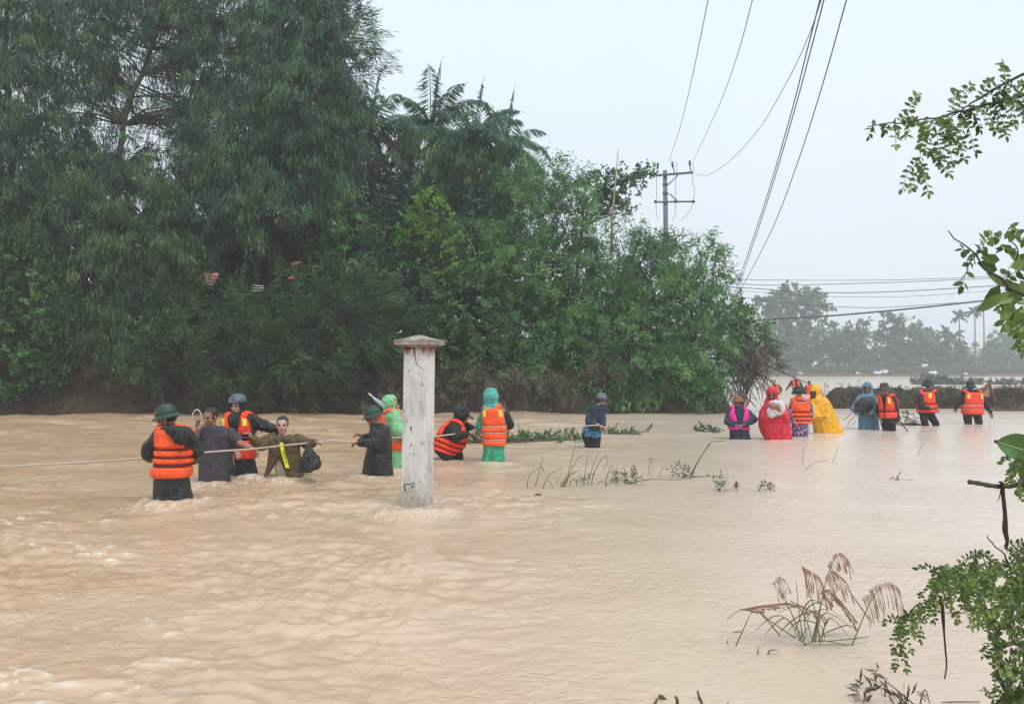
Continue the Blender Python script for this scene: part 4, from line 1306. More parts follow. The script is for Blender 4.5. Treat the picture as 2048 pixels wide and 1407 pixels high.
# 4 — woman in olive raincoat
P = person('woman in an open olive raincoat with a yellow band, arms spread on the rope', 961, 567, (565, 850, -.02), 8, hpitch=0, hs=.98, skin_=('pale', (.50, .30, .23)),
           rows=[(870, 557, 576), (873, 548, 590), (879, 540, 600), (890, 538, 600), (905, 540, 600), (918, 560, 602), (935, 568, 604), (962, 578, 611), (985, 580, 613)],
           coat=C_OLIVE, arms=[A_((545, 876, 0), (521, 889, -.06), (505, 878, -.16), hd=(-.5, -.2, .9), hn=(-.6, -.6, 0), curl=75, w=(.075, .085, .062)),
                               A_((595, 877, 0), (616, 888, -.08), (630, 884, -.17), hd=(1, -.1, -.1), hn=(0, -.3, -1), curl=60, w=(.075, .075, .055))], depth=.13)
D4 = P['D']
mb = MB()
for k in (-1, 1):
    V = [at(565, 884, D4 - .155), at(565 + 5 * k, 872, D4 - .10), at(565 + 11 * k, 869, D4 - .02), at(565 + 15 * k, 876, D4 - .13), at(565 + 6 * k, 886, D4 - .165)]
    V += [v + np.array([0, .012, 0]) for v in V]
    mb.add(V, [(0, 1, 2, 3, 4), (9, 8, 7, 6, 5)] + [(i, 5 + i, 5 + (i + 1) % 5, (i + 1) % 5) for i in range(5)])
mb.build('collar', C_OLIVE, P['root'])
T = Shape([(895, 538, 560), (915, 535, 556), (935, 531, 546), (954, 528, 533)], D4, .035, dy=-.06)
me = fuse(MB().add(*T.shell(20, 3)), .010, 2); folds(me, .012, 9); me.materials.append(C_OLIVE); me.shade_smooth(); set_v(me, mesh_v(me) - np.array(P['root']['_o'])); link('coat_tail', me, P['root'], tuple(P['root']['_o']))
T = Shape([(905, 556, 585), (925, 552, 588), (945, 551, 590), (964, 556, 592), (985, 556, 592)], D4, .09, dy=.02)
me = fuse(MB().add(*T.shell(20, 3)), .012, 2); folds(me, .014, 9); me.materials.append(C_CREAM); me.shade_smooth(); set_v(me, mesh_v(me) - np.array(P['root']['_o'])); link('trousers', me, P['root'], tuple(P['root']['_o']))
sp = [(562, 884), (564, 895), (567, 908), (571, 921), (575, 935)]
V = []
for x, y in sp:
    for dx in (-3.6, 3.6):
        V.append(at(x + dx, y, D4 - .160))
n0 = len(V); V += [v + np.array([0, .012, 0]) for v in V]
F = [(2 * i, 2 * i + 2, 2 * i + 3, 2 * i + 1) for i in range(4)] + [(n0 + 2 * i, n0 + 2 * i + 1, n0 + 2 * i + 3, n0 + 2 * i + 2) for i in range(4)]
F += [(2 * i, n0 + 2 * i, n0 + 2 * i + 2, 2 * i + 2) for i in range(4)] + [(2 * i + 1, 2 * i + 3, n0 + 2 * i + 3, n0 + 2 * i + 1) for i in range(4)] + [(0, 1, n0 + 1, n0), (8, n0 + 8, n0 + 9, 9)]
sash = MB().add(V, F, 0, False).build('yellow_band', mat_plain('yellow_band', (.85, .80, .03), .4, .05), P['root'])
mb = MB()
for (x, y) in ((567, 901), (568.5, 906), (570, 912), (571.5, 917), (573, 923)):
    for (dx, dy, ex, ey) in ((-1.6, 0, 1.4, -.8), (0, -1.4, .4, 1.6), (-1.4, 1.6, .4, .4)):
        mb.add(*tube([at(x + dx, y + dy, D4 - .164), at(x + ex, y + ey, D4 - .164)], .0035, 4))
mb.build('lettering', M['crack'], sash)

# 5 — black raincoat, green helmet, in profile
P = person('man in long black raincoat and green helmet, in profile facing left', 953, 755, (747, 835), -96, hpitch=-8, skin_=('brown', (.30, .155, .095)),
           rows=[(846, 742, 765), (853, 741, 776), (864, 739, 781), (885, 736, 782), (905, 732, 782), (928, 728, 783), (952, 725, 785), (975, 724, 787)],
           coat=C_BLACK, arms=[A_((762, 862, -.12), (752, 888, -.20), (722, 884, -.22), hd=(-1, -.1, -.1), hn=(0, -.5, -1), curl=65, w=(.085, .085, .065)),
                               A_((752, 862, .14), (741, 882, .14), (727, 874, .08), hd=(-.7, -.1, .35), hn=(0, -.5, -1), curl=60, w=(.08, .07, .055))], depth=.20, hair=False)
helmet(P)

# 6 — pale green poncho behind the pillar
P = person('person in pale green plastic poncho and orange vest half hidden by the pillar', 936, 791, (784, 809, .0), 95, hpitch=0,
           rows=[(818, 774, 797), (826, 766, 806), (840, 764, 811), (862, 770, 812), (885, 780, 812), (910, 781, 812), (935, 782, 812), (955, 782, 812)],
           coat=C_GREENL, arms=[A_((790, 832, -.14), (796, 858, -.2), (812, 868, -.2), w=(.10, .10, .06)), A_((785, 832, .14), (792, 858, .16), (812, 868, .1))], depth=.17, hair=False)
hood(P, C_GREENL, 1.06, down=.17)
vest(P, (824, 866), [(879, 898)], 90, strap_pys=(872,), refl=False, off=.012)

# 7 — crouching forward, hood with peak
P = person('rescuer in dark hood and orange vest leaning forward, gripping the rope right of the pillar', 924, 893, (925, 833, 0), 78, hpitch=-32,
           rows=[(841, 908, 930), (850, 898, 933), (860, 888, 934), (872, 880, 932), (884, 873, 926), (895, 868, 918), (903, 868, 908)], slope=-.35,
           coat=C_BLACK2, coat_name='jacket', arms=[A_((912, 858, -.16), (912, 874, -.30), (936, 866, -.30), w=(.085, .078, .055), hd=(1, -.1, .1), curl=75),
                                                    A_((926, 846, .12), (938, 855, .06), (949, 857, -.04), w=(.07, .06, .05), hd=(1, -.2, .1), curl=75)], depth=.19, hair=False, neckp=(918, 848, wd(924)),
           legs=(((882, 897, .08), (915, 908, -.02), (916, 925, .10)), ((884, 899, -.08), (896, 916, -.14), (888, 928, 0))), trousers=C_CHAR)
hood(P, C_BLACK2, 1.02, down=.19, openw=.05, opentop=.05)
r, f, u = P['r'], P['f'], P['u']
MB().add(*ellip(P['H'] + u * .065 + f * .115, (.065, .06, .010), np.array([r, f, u]))).build('cap_peak', M['hatdk'], P['root'])
vest(P, (846, 876), [(879, 886), (888, 895), (897, 903)], 75, mat=C_ORED, strap_pys=(877.5, 887, 896), refl=False, off=.016, puff=.02)

# 8 — green poncho seen from behind
P = person('person in teal hooded green poncho and orange vest, back to camera by the drifting weeds', 926, 987, (983, 797), 168, hpitch=-4,
           rows=[(809, 974, 994), (816, 966, 1008), (826, 964, 1013), (845, 966, 1012), (868, 967, 1009), (890, 968, 1008), (905, 967, 1008), (926, 963, 1009), (948, 962, 1010)],
           coat=C_GREEN, arms=[A_((970, 828, 0), (961, 854, .05), (972, 866, .24), w=(.085, .085, .05), hd=(.5, .8, 0)), A_((1008, 828, 0), (1018, 849, .04), (1008, 858, .22), w=(.075, .06, .045), hd=(-.5, .8, 0))], depth=.15, hair=False)
hood(P, C_TEAL, 1.20, down=.15)
mb = MB(); J = [at(1010, 830, P['D'] - .01), at(1019.5, 849, P['D'] + .03), at(1008, 859, P['D'] + .2)]
mb.add(*capsule(J[0], J[1], .085, .072)); mb.add(*capsule(J[1], J[2], .072, .055)); me = fuse(mb, .012, 2); folds(me, .01); me.materials.append(C_BLACK2); me.shade_smooth()
set_v(me, mesh_v(me) - np.array(P['root']['_o'])); o = link('sleeve', me, P['root'], tuple(P['root']['_o'])); o['label'] = 'black right sleeve'
vest(P, (814, 850), [(853, 863), (866, 877), (880, 890)], 172, strap=C_STRAPL, strap_pys=(851.5, 864.5, 878.5), refl=[(150, 'b'), (212, 'b')])

# 9 — navy jacket alone in mid stream
P = person('person in navy jacket with grey cap walking alone along the rope', 898, 1184, (1203, 801, -.06), 14, hpitch=-14, skin_=('pale', (.50, .30, .23)),
           rows=[(808, 1193, 1208), (814, 1182, 1207), (826, 1176, 1206), (842, 1173, 1204), (856, 1167, 1203), (870, 1166, 1202)], lean=-.1,
           coat=C_NAVY, coat_name='jacket', arms=[A_((1182, 822, -.05), (1177, 842, -.14), (1190, 848, -.30), hd=(.8, -.3, 0), curl=80, w=(.075, .07, .055)),
                                                  A_((1203, 824, -.02), (1207, 842, -.1), (1207, 853, -.22), hd=(.5, -.2, -.6), curl=60, w=(.065, .06, .05))], depth=.15, hair=False)
hood(P, C_NAVY, 1.0, down=.16, openw=.06, opentop=.05)
r, f, u = P['r'], P['f'], P['u']
V, F = lathe(P['H'] + u * .05, [(.001, .095), (.05, .09), (.088, .06), (.104, .02), (.105, -.004), (.09, -.002)], np.array([r, f, u]), 24, sq=(.95, 1.12))
h = MB().add(V, F).build('cap', mat_plain('cap_grey', (.10, .12, .15), .7, .3, 12), P['root'])
MB().add(*ellip(P['H'] + u * .045 + f * .125, (.068, .055, .010), np.array([r, f, u]))).build('peak', M['hatdk'], h)
T = Shape([(852, 1167, 1203), (862, 1164, 1203), (870, 1165, 1202), (874, 1168, 1200)], P['D'], .165)
me = fuse(MB().add(*T.shell(24, 2)), .012, 2); folds(me, .012, 9); me.materials.append(C_BCAMO); me.shade_smooth(); set_v(me, mesh_v(me) - np.array(P['root']['_o'])); link('waist_wrap', me, P['root'], tuple(P['root']['_o']))
T = Shape([(864, 1163, 1202), (876, 1163, 1201), (886, 1168, 1200), (898, 1171, 1199), (912, 1171, 1199)], P['D'], .14)
me = fuse(MB().add(*T.shell(24, 2)), .012, 2); folds(me, .014, 9); me.materials.append(C_CHAR); me.shade_smooth(); set_v(me, mesh_v(me) - np.array(P['root']['_o'])); link('trousers', me, P['root'], tuple(P['root']['_o']))

g2 = 'group of evacuees crossing on the right'
# 10 — pink vest, brown hat
P = person('person with bright pink vest over navy clothes and a brown brimmed hat', 879, 1480, (1476, 808), -6, hpitch=2, skin_=('brown', (.30, .155, .095)), group=g2,
           rows=[(813, 1467, 1486), (818, 1458, 1496), (826, 1455, 1499), (842, 1459, 1496), (858, 1460, 1496), (879, 1460, 1500), (895, 1460, 1501)],
           coat=C_NAVY, coat_name='jacket', arms=[A_((1460, 824, 0), (1454, 843, -.06), (1468, 850, -.24), hd=(.8, -.4, 0), curl=70, w=(.075, .075, .055)),
                                                  A_((1494, 824, 0), (1508, 838, -.04), (1489, 849, -.24), hd=(-.8, -.4, 0), curl=70, w=(.075, .072, .05))], depth=.15)
bucket(P, 'hatbr', 1.12, brim=.165, droop=-.005, wob=.05, lift=.06, top=.085)
vest(P, (817, 843), [(852, 858)], -6, mat=C_PINK, strap_pys=(855,), strap=C_PINK, refl=False, front_gap=14)

# 11 — red poncho carrying a baby
P = person('person in a long red hooded poncho carrying a white wrapped bundle', 880, 1552, (1544, 790, -.02), -22, hpitch=-14, skin_=('brown', (.30, .155, .095)), group=g2,
           rows=[(800, 1534, 1560), (808, 1528, 1568), (822, 1520, 1574), (840, 1517, 1577), (856, 1519, 1580), (880, 1530, 1587), (898, 1532, 1590)],
           coat=C_RED, arms=[A_((1532, 815, -.02), (1526, 838, -.12), (1544, 832, -.26), hd=(.8, -.2, .3), curl=40, w=(.09, .09, .06)), A_((1566, 815, -.02), (1570, 838, -.12), (1556, 818, -.27), hd=(-.7, -.3, .3), curl=40, w=(.09, .09, .06))], depth=.20, hair=False, fold=.022)
hood(P, C_RED, 1.22, down=.15, openw=.055, opentop=.06)
Db = P['D'] - .30
bo = at(1550, 835, Db)
baby = empty('baby', tuple(bo), 'small child wrapped in white cloth held against the red poncho', 'child', g2)
mb = MB(); c1, c2 = at(1543, 810, Db), at(1558, 818, Db)
mb.add(*ellip(at(1545, 811, Db - .03), (.062, .065, .070))); mb.add(*ellip(at(1552, 822, Db + .03), (.09, .06, .12)))
mb.add(*capsule(at(1550, 815, Db - .04), at(1555, 812, Db - .10), .022, .016)); hand_parts(mb, at(1555, 812, Db - .10), (.6, -.1, .1), np.array([0, -.3, -1.]), 50, 1, .5)
me = fuse(mb, .008, 2); me.materials.append(skin('brown', (.30, .155, .095))); me.shade_smooth(); set_v(me, mesh_v(me) - bo); link('body', me, baby, tuple(bo))
mb = MB(); mb.add(*ellip(at(1553, 806, Db + .04), (.165, .07, .065))); mb.add(*ellip(at(1563, 816, Db + .04), (.085, .08, .12))); mb.add(*ellip(at(1543, 824, Db + .02), (.095, .075, .125))); mb.add(*ellip(at(1553, 824, Db + .04), (.12, .07, .09)))
me = fuse(mb, .012, 14); folds(me, .012, 9); me.materials.append(cloth('white_blanket', (.60, .57, .60), .7, .18, .6)); me.shade_smooth(); set_v(me, mesh_v(me) - bo); link('blanket', me, baby, tuple(bo))

# 12 — purple floral, vest back
P = person('person in purple floral clothes and orange vest, back turned, between red and yellow ponchos', 874, 1602, (1598, 785), 160, hpitch=-10, group=g2,
           rows=[(797, 1588, 1610), (802, 1582, 1617), (812, 1580, 1620), (830, 1582, 1619), (848, 1584, 1617), (862, 1585, 1615), (874, 1586, 1615), (890, 1586, 1615)],
           coat=C_PURP, coat_name='tunic', arms=[A_((1585, 810, 0), (1580, 832, -.05), (1588, 844, -.10), hd=(.5, -.4, -.5), w=(.075, .07, .055)), A_((1617, 810, 0), (1620, 832, .06), (1612, 842, .22))], depth=.15)
bucket(P, 'hatdk', 1.12, brim=.155, droop=.03, wob=.05, top=.10)
vest(P, (802, 822), [(824.5, 831), (833, 839), (841, 846.5)], 165, strap_pys=(823.3, 832, 840), refl=False, collar=True)

# 13 — yellow poncho
P = person('person in a bright yellow hooded poncho whose cape spreads to the right', 866, 1648, (1630, 785, -.02), -48, hpitch=-12, skin_=('dark', (.20, .10, .06)), group=g2,
           rows=[(796, 1622, 1650), (804, 1618, 1658), (816, 1618, 1663), (832, 1621, 1668), (846, 1624, 1673), (866, 1631, 1681), (884, 1634, 1688)],
           coat=C_YELL, arms=[A_((1628, 814, -.12), (1632, 834, -.22), (1643, 834, -.30), hd=(.8, -.3, 0), curl=45, w=(.09, .08, .06)), A_((1654, 812, .02), (1664, 832, .0), (1672, 846, .0), hand=False, w=(.10, .11, .10))], depth=.20, hair=False, fold=.022)
hood(P, C_YELL, 1.28, down=.15, openw=.055, opentop=.05)
T = Shape([(806, 1646, 1660), (830, 1654, 1672), (850, 1660, 1679), (866, 1668, 1688), (872, 1670, 1692)], P['D'], .10, dy=-.05)
me = fuse(MB().add(*T.shell(20, 3)), .012, 2); folds(me, .02, 8); me.materials.append(C_YELL); me.shade_smooth(); set_v(me, mesh_v(me) - np.array(P['root']['_o'])); link('cape', me, P['root'], tuple(P['root']['_o']))
T = Shape([(843, 1618, 1622), (850, 1616, 1625), (858, 1616, 1626), (865, 1618, 1625)], P['D'] - .12, .05)
me = fuse(MB().add(*T.shell(16, 2)), .010, 2); folds(me, .012, 12); me.materials.append(M['white']); me.shade_smooth(); bo = at(1620, 865, P['D'] - .12); set_v(me, mesh_v(me) - bo)
tag(link('plastic_bag', me, None, tuple(bo)), 'small white plastic bag hanging beside the yellow poncho', 'bag')

# 14-16 — three far off
g3 = 'three rescuers far behind the group'
D3 = 46.5
P = person('far rescuer in orange vest just above the red poncho', 788, 1553, (1549, 763), -20, group=g3, D=D3, rows=[(768, 1547, 1553), (770, 1544, 1558), (778, 1544, 1559), (788, 1546, 1558), (795, 1546, 1558)],
           coat=C_BLACK2, coat_name='jacket', arms=[A_((1546, 772, 0), (1543, 779, -.1), (1548, 783, -.2)), A_((1557, 771, 0), (1563, 778, 0), (1561, 784, -.1))])
vest(P, (769, 779), [(780, 785)], -20, refl=False)
P = person('far rescuer in orange vest with both arms spread, highest of the three', 786, 1590, (1590, 753), 0, group=g3, D=D3, rows=[(758, 1587, 1593), (760, 1583, 1598), (768, 1583, 1598), (778, 1585, 1597), (792, 1585, 1597)],
           coat=C_BLACK2, coat_name='jacket', arms=[A_((1584, 762, 0), (1578, 771, 0), (1573, 779, -.1)), A_((1597, 762, 0), (1602, 768, 0), (1606, 776, -.1))])
vest(P, (759, 769), [(770, 776)], 0, refl=False)
P = person('far rescuer in orange vest just left of the yellow hood', 790, 1617, (1618, 765), 170, group=g3, D=D3, rows=[(769, 1615, 1621), (771, 1611, 1624), (779, 1611, 1624), (788, 1612, 1623), (796, 1612, 1623)],
           coat=C_BLACK2, coat_name='jacket', arms=[A_((1612, 773, 0), (1609, 780, .1), (1612, 785, .2)), A_((1623, 773, 0), (1626, 780, .1), (1624, 785, .2))])
vest(P, (770, 780), [(781, 788)], 170, mat=C_ORED, refl=False)

# 17 — blue poncho with a black bundle
P = person('person in a blue-grey hooded poncho hugging a round black bag', 858, 1736, (1735, 777, -.02), -28, hpitch=-8, skin_=('brown', (.30, .155, .095)), group=g2,
           rows=[(787, 1727, 1746), (793, 1716, 1752), (804, 1712, 1755), (825, 1716, 1756), (842, 1717, 1757), (858, 1717, 1759), (874, 1717, 1760)],
           coat=C_BLUE, arms=[A_((1718, 800, -.02), (1707, 818, -.12), (1718, 826, -.34), hd=(.7, -.2, 0), curl=30, w=(.08, .075, .06)), A_((1751, 800, -.02), (1753, 818, -.12), (1742, 825, -.30), hd=(-.8, -.2, 0), curl=40, w=(.08, .08, .06))], depth=.17, hair=False)
hood(P, C_BLUE, 1.15, down=.15, openw=.06, opentop=.06)
bo = at(1726, 826, P['D'] - .30)
mb = MB(); mb.add(*ellip(at(1727, 810, P['D'] - .30), (.21, .12, .19))); mb.add(*ellip(at(1724, 819, P['D'] - .32), (.17, .11, .13)))
me = fuse(mb, .012, 2); folds(me, .03, 9); me.materials.append(M['bag']); me.shade_smooth(); set_v(me, mesh_v(me) - bo)
tag(link('bag', me, None, tuple(bo)), 'round black bag hugged by the person in the blue-grey poncho', 'bag')

# 18 — camouflage bush hat, stick
P = person('rescuer in orange vest and olive bush hat leaning on a thin green stick', 861, 1778, (1769, 778), -52, hpitch=-6, group=g2,
           rows=[(788, 1761, 1781), (793, 1759, 1790), (805, 1760, 1794), (825, 1761, 1791), (842, 1761, 1790)],
           coat=C_BLACK2, coat_name='jacket', arms=[A_((1784, 800, -.12), (1793, 822, -.10), (1796, 840, -.16), hd=(0, -.2, -1), hn=(-1, 0, 0), curl=75, w=(.08, .07, .055)), A_((1762, 800, .14), (1757, 820, .12), (1761, 834, .0))], depth=.19,
           legs=(((1770, 842, .08), (1773, 858, .0), (1775, 868, .1)), ((1781, 842, -.08), (1783, 856, -.05), (1785, 868, .05))), trousers=C_CHAR)
bucket(P, 'hatol', 1.05, brim=.155, droop=.03, wob=.04)
vest(P, (791, 820), [(823, 835)], -50, strap_pys=(821.5,), mat=C_ORED, refl=[(33, 'f'), (-60, 'f'), (150, 'b')], off=.018, front_gap=8)
D18 = P['D'] - .2
st = MB().add(*tube([at(1794, 834, D18), at(1803, 846, D18), at(1816, 863, D18)], [.012, .014, .012], 6)).build('walking_stick', M['twig'])
tag(st, 'thin wooden stick gripped by the rescuer in the olive hat', 'stick')

# 19
P = person('rescuer in orange vest and dark bush hat striding, second rescuer from the right', 851, 1855, (1856, 771), 140, group=g2,
           rows=[(779, 1846, 1866), (784, 1838, 1871), (796, 1835, 1873), (812, 1837, 1870), (826, 1837, 1869)],
           coat=C_BLACK2, coat_name='jacket', arms=[A_((1842, 792, -.10), (1840, 812, -.18), (1857, 815, -.26), hd=(.8, -.1, .1), curl=70, w=(.08, .072, .055)), A_((1869, 790, .05), (1874, 806, .08), (1875, 815, .0))], depth=.17,
           legs=(((1847, 826, -.02), (1849, 842, -.04), (1853, 855, .06)), ((1858, 826, .04), (1868, 840, .02), (1874, 855, .1))), trousers=C_CHAR)
bucket(P, 'hatdk', 1.08, brim=.15, droop=.04)
vest(P, (783, 806), [(808, 816), (818, 824)], 150, strap_pys=(807, 817), mat=C_ORED, refl=[(150, 'b'), (205, 'b')])
# 20
P = person('rescuer in orange vest with back to us beside the rusty board, rightmost in the water', 848, 1945, (1941, 774), 178, group=g2,
           rows=[(779, 1931, 1952), (784, 1923, 1963), (794, 1922, 1965), (812, 1925, 1963), (828, 1927, 1963)],
           coat=C_BLACK2, coat_name='jacket', arms=[A_((1926, 792, .0), (1914, 808, .04), (1912, 816, .2), w=(.08, .075, .055)), A_((1962, 792, 0), (1974, 812, .0), (1982, 825, -.02), hd=(.3, 0, -1), curl=40, w=(.08, .072, .055))], depth=.16,
           legs=(((1935, 828, 0), (1936, 842, -.02), (1936, 855, .05)), ((1954, 828, 0), (1957, 842, -.02), (1958, 855, .05))), trousers=C_CHAR)
bucket(P, 'hatdk', 1.08, brim=.15, droop=.045)
vest(P, (784, 808), [(810, 817), (819, 828)], 180, strap_pys=(809, 818), mat=C_ORED, strap=C_STRAPL, refl=[(150, 'b'), (210, 'b')])

# ------------------------------------------------------------------ rope and small carried things
def smooth_path(P, k=6):
    P = np.asarray(P, float); n = len(P); out = []
    for i in range(n - 1):
        p0, p1, p2, p3 = P[max(i - 1, 0)], P[i], P[i + 1], P[min(i + 2, n - 1)]
        for j in range(k):
            t = j / k
            out.append(.5 * ((2 * p1) + (-p0 + p2) * t + (2 * p0 - 5 * p1 + 4 * p2 - p3) * t * t + (-p0 + 3 * p1 - 3 * p2 + p3) * t ** 3))
    out.append(P[-1]); return np.array(out)


M['rope'] = mat_plain('rope', (.50, .42, .34), .8, .2, 60, .6, 90)
rp_ = [(-500, 955, 9.2), (-60, 936, 9.0), (150, 925, 8.9), (300, 915, 8.85), (345, 911, 8.95), (400, 905, 9.35), (450, 901, 9.55), (508, 897, 9.80), (570, 890, 10.2), (634, 884, 10.30), (670, 881, 10.5), (716, 884, 10.6),
       (760, 877, 11.15), (800, 874, 11.3), (865, 872, 11.9), (905, 868, 12.15), (938, 863, 12.25), (955, 858, 12.45), (985, 857, 12.7), (1060, 856, 13.4), (1160, 852, 14.1), (1191, 850, 14.15), (1209, 853, 14.3)]
r_ = MB().add(*tube(smooth_path([at(*p) for p in rp_], 4), .0115, 7)).build('rope', M['rope'])
tag(r_, 'long pale rope stretched across the current through the rescuers\' hands', 'rope')
lp = [(387, 862), (385, 840), (386, 826), (392, 819), (399, 822), (403, 833), (401, 850), (396, 858)]
r_ = MB().add(*tube(smooth_path([at(x, y, 9.82) for x, y in lp], 4), .009, 6)).build('rope_loop', M['rope'])
tag(r_, 'small loop of pale rope held up by the man in the grey T-shirt', 'rope')
# black bag of the olive raincoat woman
DB = 10.1
T = Shape([(889, 615, 621), (894, 612, 622), (903, 608, 627), (915, 603, 636), (930, 598, 643), (938, 599, 641), (943, 606, 626)], DB, .12, slope=.1)
me = fuse(MB().add(*T.shell(28, 2)), .008, 2); folds(me, .02, 13, z_stretch=.3); me.materials.append(M['bag']); me.shade_smooth()
bo = at(618, 943, DB); set_v(me, mesh_v(me) - bo); tag(link('plastic_bag', me, None, tuple(bo)), 'knotted black plastic bag hanging from the arm of the woman in olive', 'bag')
# folded umbrella behind the green helmet
DU = 11.3
um = empty('umbrella', tuple(at(768, 815, DU)), 'folded pale umbrella slanting up behind the green helmet of the man in the black raincoat', 'umbrella')
MB().add(*tube([at(770, 816, DU), at(758, 804, DU), at(748, 796, DU), at(743, 791, DU)], [.02, .03, .018, .01], 8)).build('canopy', mat_plain('umbrella_grey', (.35, .42, .50), .5, .2, 8), um)
MB().add(*tube([at(743, 791, DU), at(737, 786, DU)], [.012, .008], 8)).build('tip', C_WHITE, um)

# ------------------------------------------------------------------ power pole and wires
M['concrete'] = mat_plain('pole_concrete', (.16, .15, .15), .9, .2, 3)
M['steel'] = mat_plain('crossarm_steel', (.07, .085, .09), .6, .2, 5)
M['insul'] = mat_plain('insulator', (.035, .04, .045), .3, .2, 5)
M['wire'] = mat_plain('wire', (.06, .07, .08), .5, .1)
DP = 48.0
pb = at(1331, 600, DP); pb[2] = -.75
pole = empty('power_pole', tuple(pb), 'concrete power pole with two crossarms standing behind the bamboo', 'power pole')
mb = MB(); mb.add(*tube([pb, at(1333, 560, DP), at(1330, 341, DP)], [.23, .17, .125], 12))
mb.build('mast', M['concrete'], pole)
def arm_(pa, pb_, h, nm):
    a, b_ = at(*pa, DP - .18), at(*pb_, DP - .18); d = b_ - a; L = np.linalg.norm(d); d /= L
    up = np.cross(d, [0, 1, 0]); up = unit(np.cross([0, 1, 0], d)) if up[2] < 0 else unit(up)
    return MB().add(*box((a + b_) / 2, (L / 2, .05, h), [d, [0, 1, 0], up]), 0, False).build(nm, M['steel'], pole)
arm_((1312, 351), (1386, 345), .06, 'crossarm')
lo = arm_((1311, 404), (1388, 403), .045, 'crossarm')
def brace(a, b_): MB().add(*tube([at(*a, DP - .2), at(*b_, DP - .2)], .035, 6)).build('brace', M['steel'], pole)
brace((1338, 368), (1356, 350)); brace((1339, 387), (1356, 403))
for y in (369, 387, 404): MB().add(*tube([at(1331, y - 1.3, DP), at(1331, y + 1.3, DP)], .185, 12)).build('clamp', M['steel'], pole)
for a, b_, c_ in (((1313, 349), (1315, 337), (1316, 325)), ((1349, 346), (1346, 335), (1344, 323)), ((1382, 344), (1380, 332), (1379, 321))):
    ins = MB(); ins.add(*tube([at(*a, DP - .2), at(*b_, DP - .2)], .03, 6)); p0, p1 = at(*b_, DP - .2), at(*c_, DP - .2)
    pts = [p0 + (p1 - p0) * t for t in np.linspace(0, 1, 9)]
    ins.add(*tube(pts, [.045, .075, .05, .075, .05, .075, .05, .07, .03], 10)); ins.build('insulator', M['insul'], pole)
for x in (1311, 1351, 1387):
    MB().add(*ellip(at(x, 403, DP - .2), (.10, .10, .10), None, 12, 8)).build('insulator', M['insul'], pole)
for pts in ([(1313, 351), (1313, 380), (1314, 400)], [(1350, 325), (1354, 330), (1352, 360), (1350, 400)], [(1381, 322), (1387, 330), (1385, 360), (1389, 380), (1387, 400)],
            [(1312, 405), (1313, 425), (1316, 440)], [(1351, 406), (1351, 425), (1345, 442)], [(1385, 407), (1378, 425), (1362, 440)]):
    MB().add(*tube(smooth_path([at(x, y, DP - .25) for x, y in pts], 5), .014, 5)).build('jumper_wire', M['wire'], pole)


def wire(pts, rad, label, D0, D1, ext=None, nm='power_line', k=8):
    """pts in pixels; distance runs D0->D1 (evenly in 1/D, as along a straight span); ext = world point beyond the frame"""
    P = np.array(pts, float); L = np.r_[0, np.cumsum(np.linalg.norm(np.diff(P, axis=0), axis=1))]; t = L / L[-1]
    W_ = [at(x, y, 1 / ((1 - a) / D0 + a / D1)) for (x, y), a in zip(P, t)]
    W_ = list(smooth_path(W_, k))
    if ext is not None:
        d = W_[-1] - W_[-2]; d = d / np.linalg.norm(d); l_ = W_[-1]
        for s_ in np.linspace(.1, 1, 8): W_.append(l_ + d * 30 * s_ + np.array([0, 0, 3.0 * s_ * s_ * .5]))
    o = MB().add(*tube(W_, rad, 6)).build(nm, M['wire'])
    return tag(o, label, 'wire', 'overhead wires')


wire([(1338, 322), (1358, 262), (1380, 175), (1400, 80), (1417, -4)], .0125, 'overhead wire leaving the middle of the pole top, leftmost at the top edge', DP, 20, 1)
wire([(1387, 320), (1412, 268), (1445, 195), (1478, 100), (1506, -4)], .0125, 'overhead wire rising from the right insulator, second from the left at the top edge', DP, 20, 1)
wire([(1390, 348), (1410, 351), (1432, 342), (1470, 312), (1520, 255), (1575, 162), (1615, 78), (1644, -4)], .0115, 'overhead wire that sags right from the pole before climbing steeply', DP, 18, 1)
wire([(1452, 640), (1478, 560), (1530, 405), (1580, 235), (1612, 110), (1641, -4)], .0135, 'left strand of the close pair of wires crossing the sky', 40, 15, 1)
wire([(1455, 640), (1482, 560), (1534, 405), (1585, 235), (1619, 110), (1649, -4)], .0135, 'right strand of the close pair of wires crossing the sky', 40, 15, 1)
wire([(1468, 600), (1500, 545), (1548, 450), (1597, 320), (1645, 170), (1694, -4)], .0135, 'rightmost steep overhead wire crossing the sky', 40, 15, 1)
for i, (pts, rad, lab) in enumerate((
        ([(1420, 558), (1560, 560), (1760, 560), (1900, 556), (2150, 545)], .020, 'topmost of the level wires over the far water'),
        ([(1420, 563), (1540, 570), (1700, 567), (1850, 562), (2150, 548)], .024, 'second of the level wires from the top over the far water'),
        ([(1415, 572), (1500, 576), (1620, 584), (1760, 584), (1930, 575), (2150, 560)], .030, 'dark level wire in the middle of the bundle over the far water'),
        ([(1415, 578), (1520, 584), (1640, 592), (1800, 593), (1930, 585), (2150, 570)], .016, 'thin level wire just below the dark middle one'),
        ([(1415, 582), (1500, 596), (1600, 608), (1740, 615), (1870, 608), (1960, 602), (2150, 588)], .022, 'lowest thin wire, sagging just above the thick black cable'))):
    wire(pts, rad * .8, lab, 47, 44, None, 'power_line')
wire([(1470, 648), (1530, 639), (1650, 632), (1800, 619), (1960, 602), (2150, 580)], .052, 'thick black cable bundle hanging lowest over the far water', 45, 42, None, 'cable')
st = MB().add(*tube([at(1222, 520, 30), at(1224, 440, 30), at(1231, 360, 30), at(1237, 297, 30)], [.05, .045, .035, .012], 6)).build('bamboo_pole', mat_plain('dry_bamboo', (.34, .27, .17), .7, .3, 5))
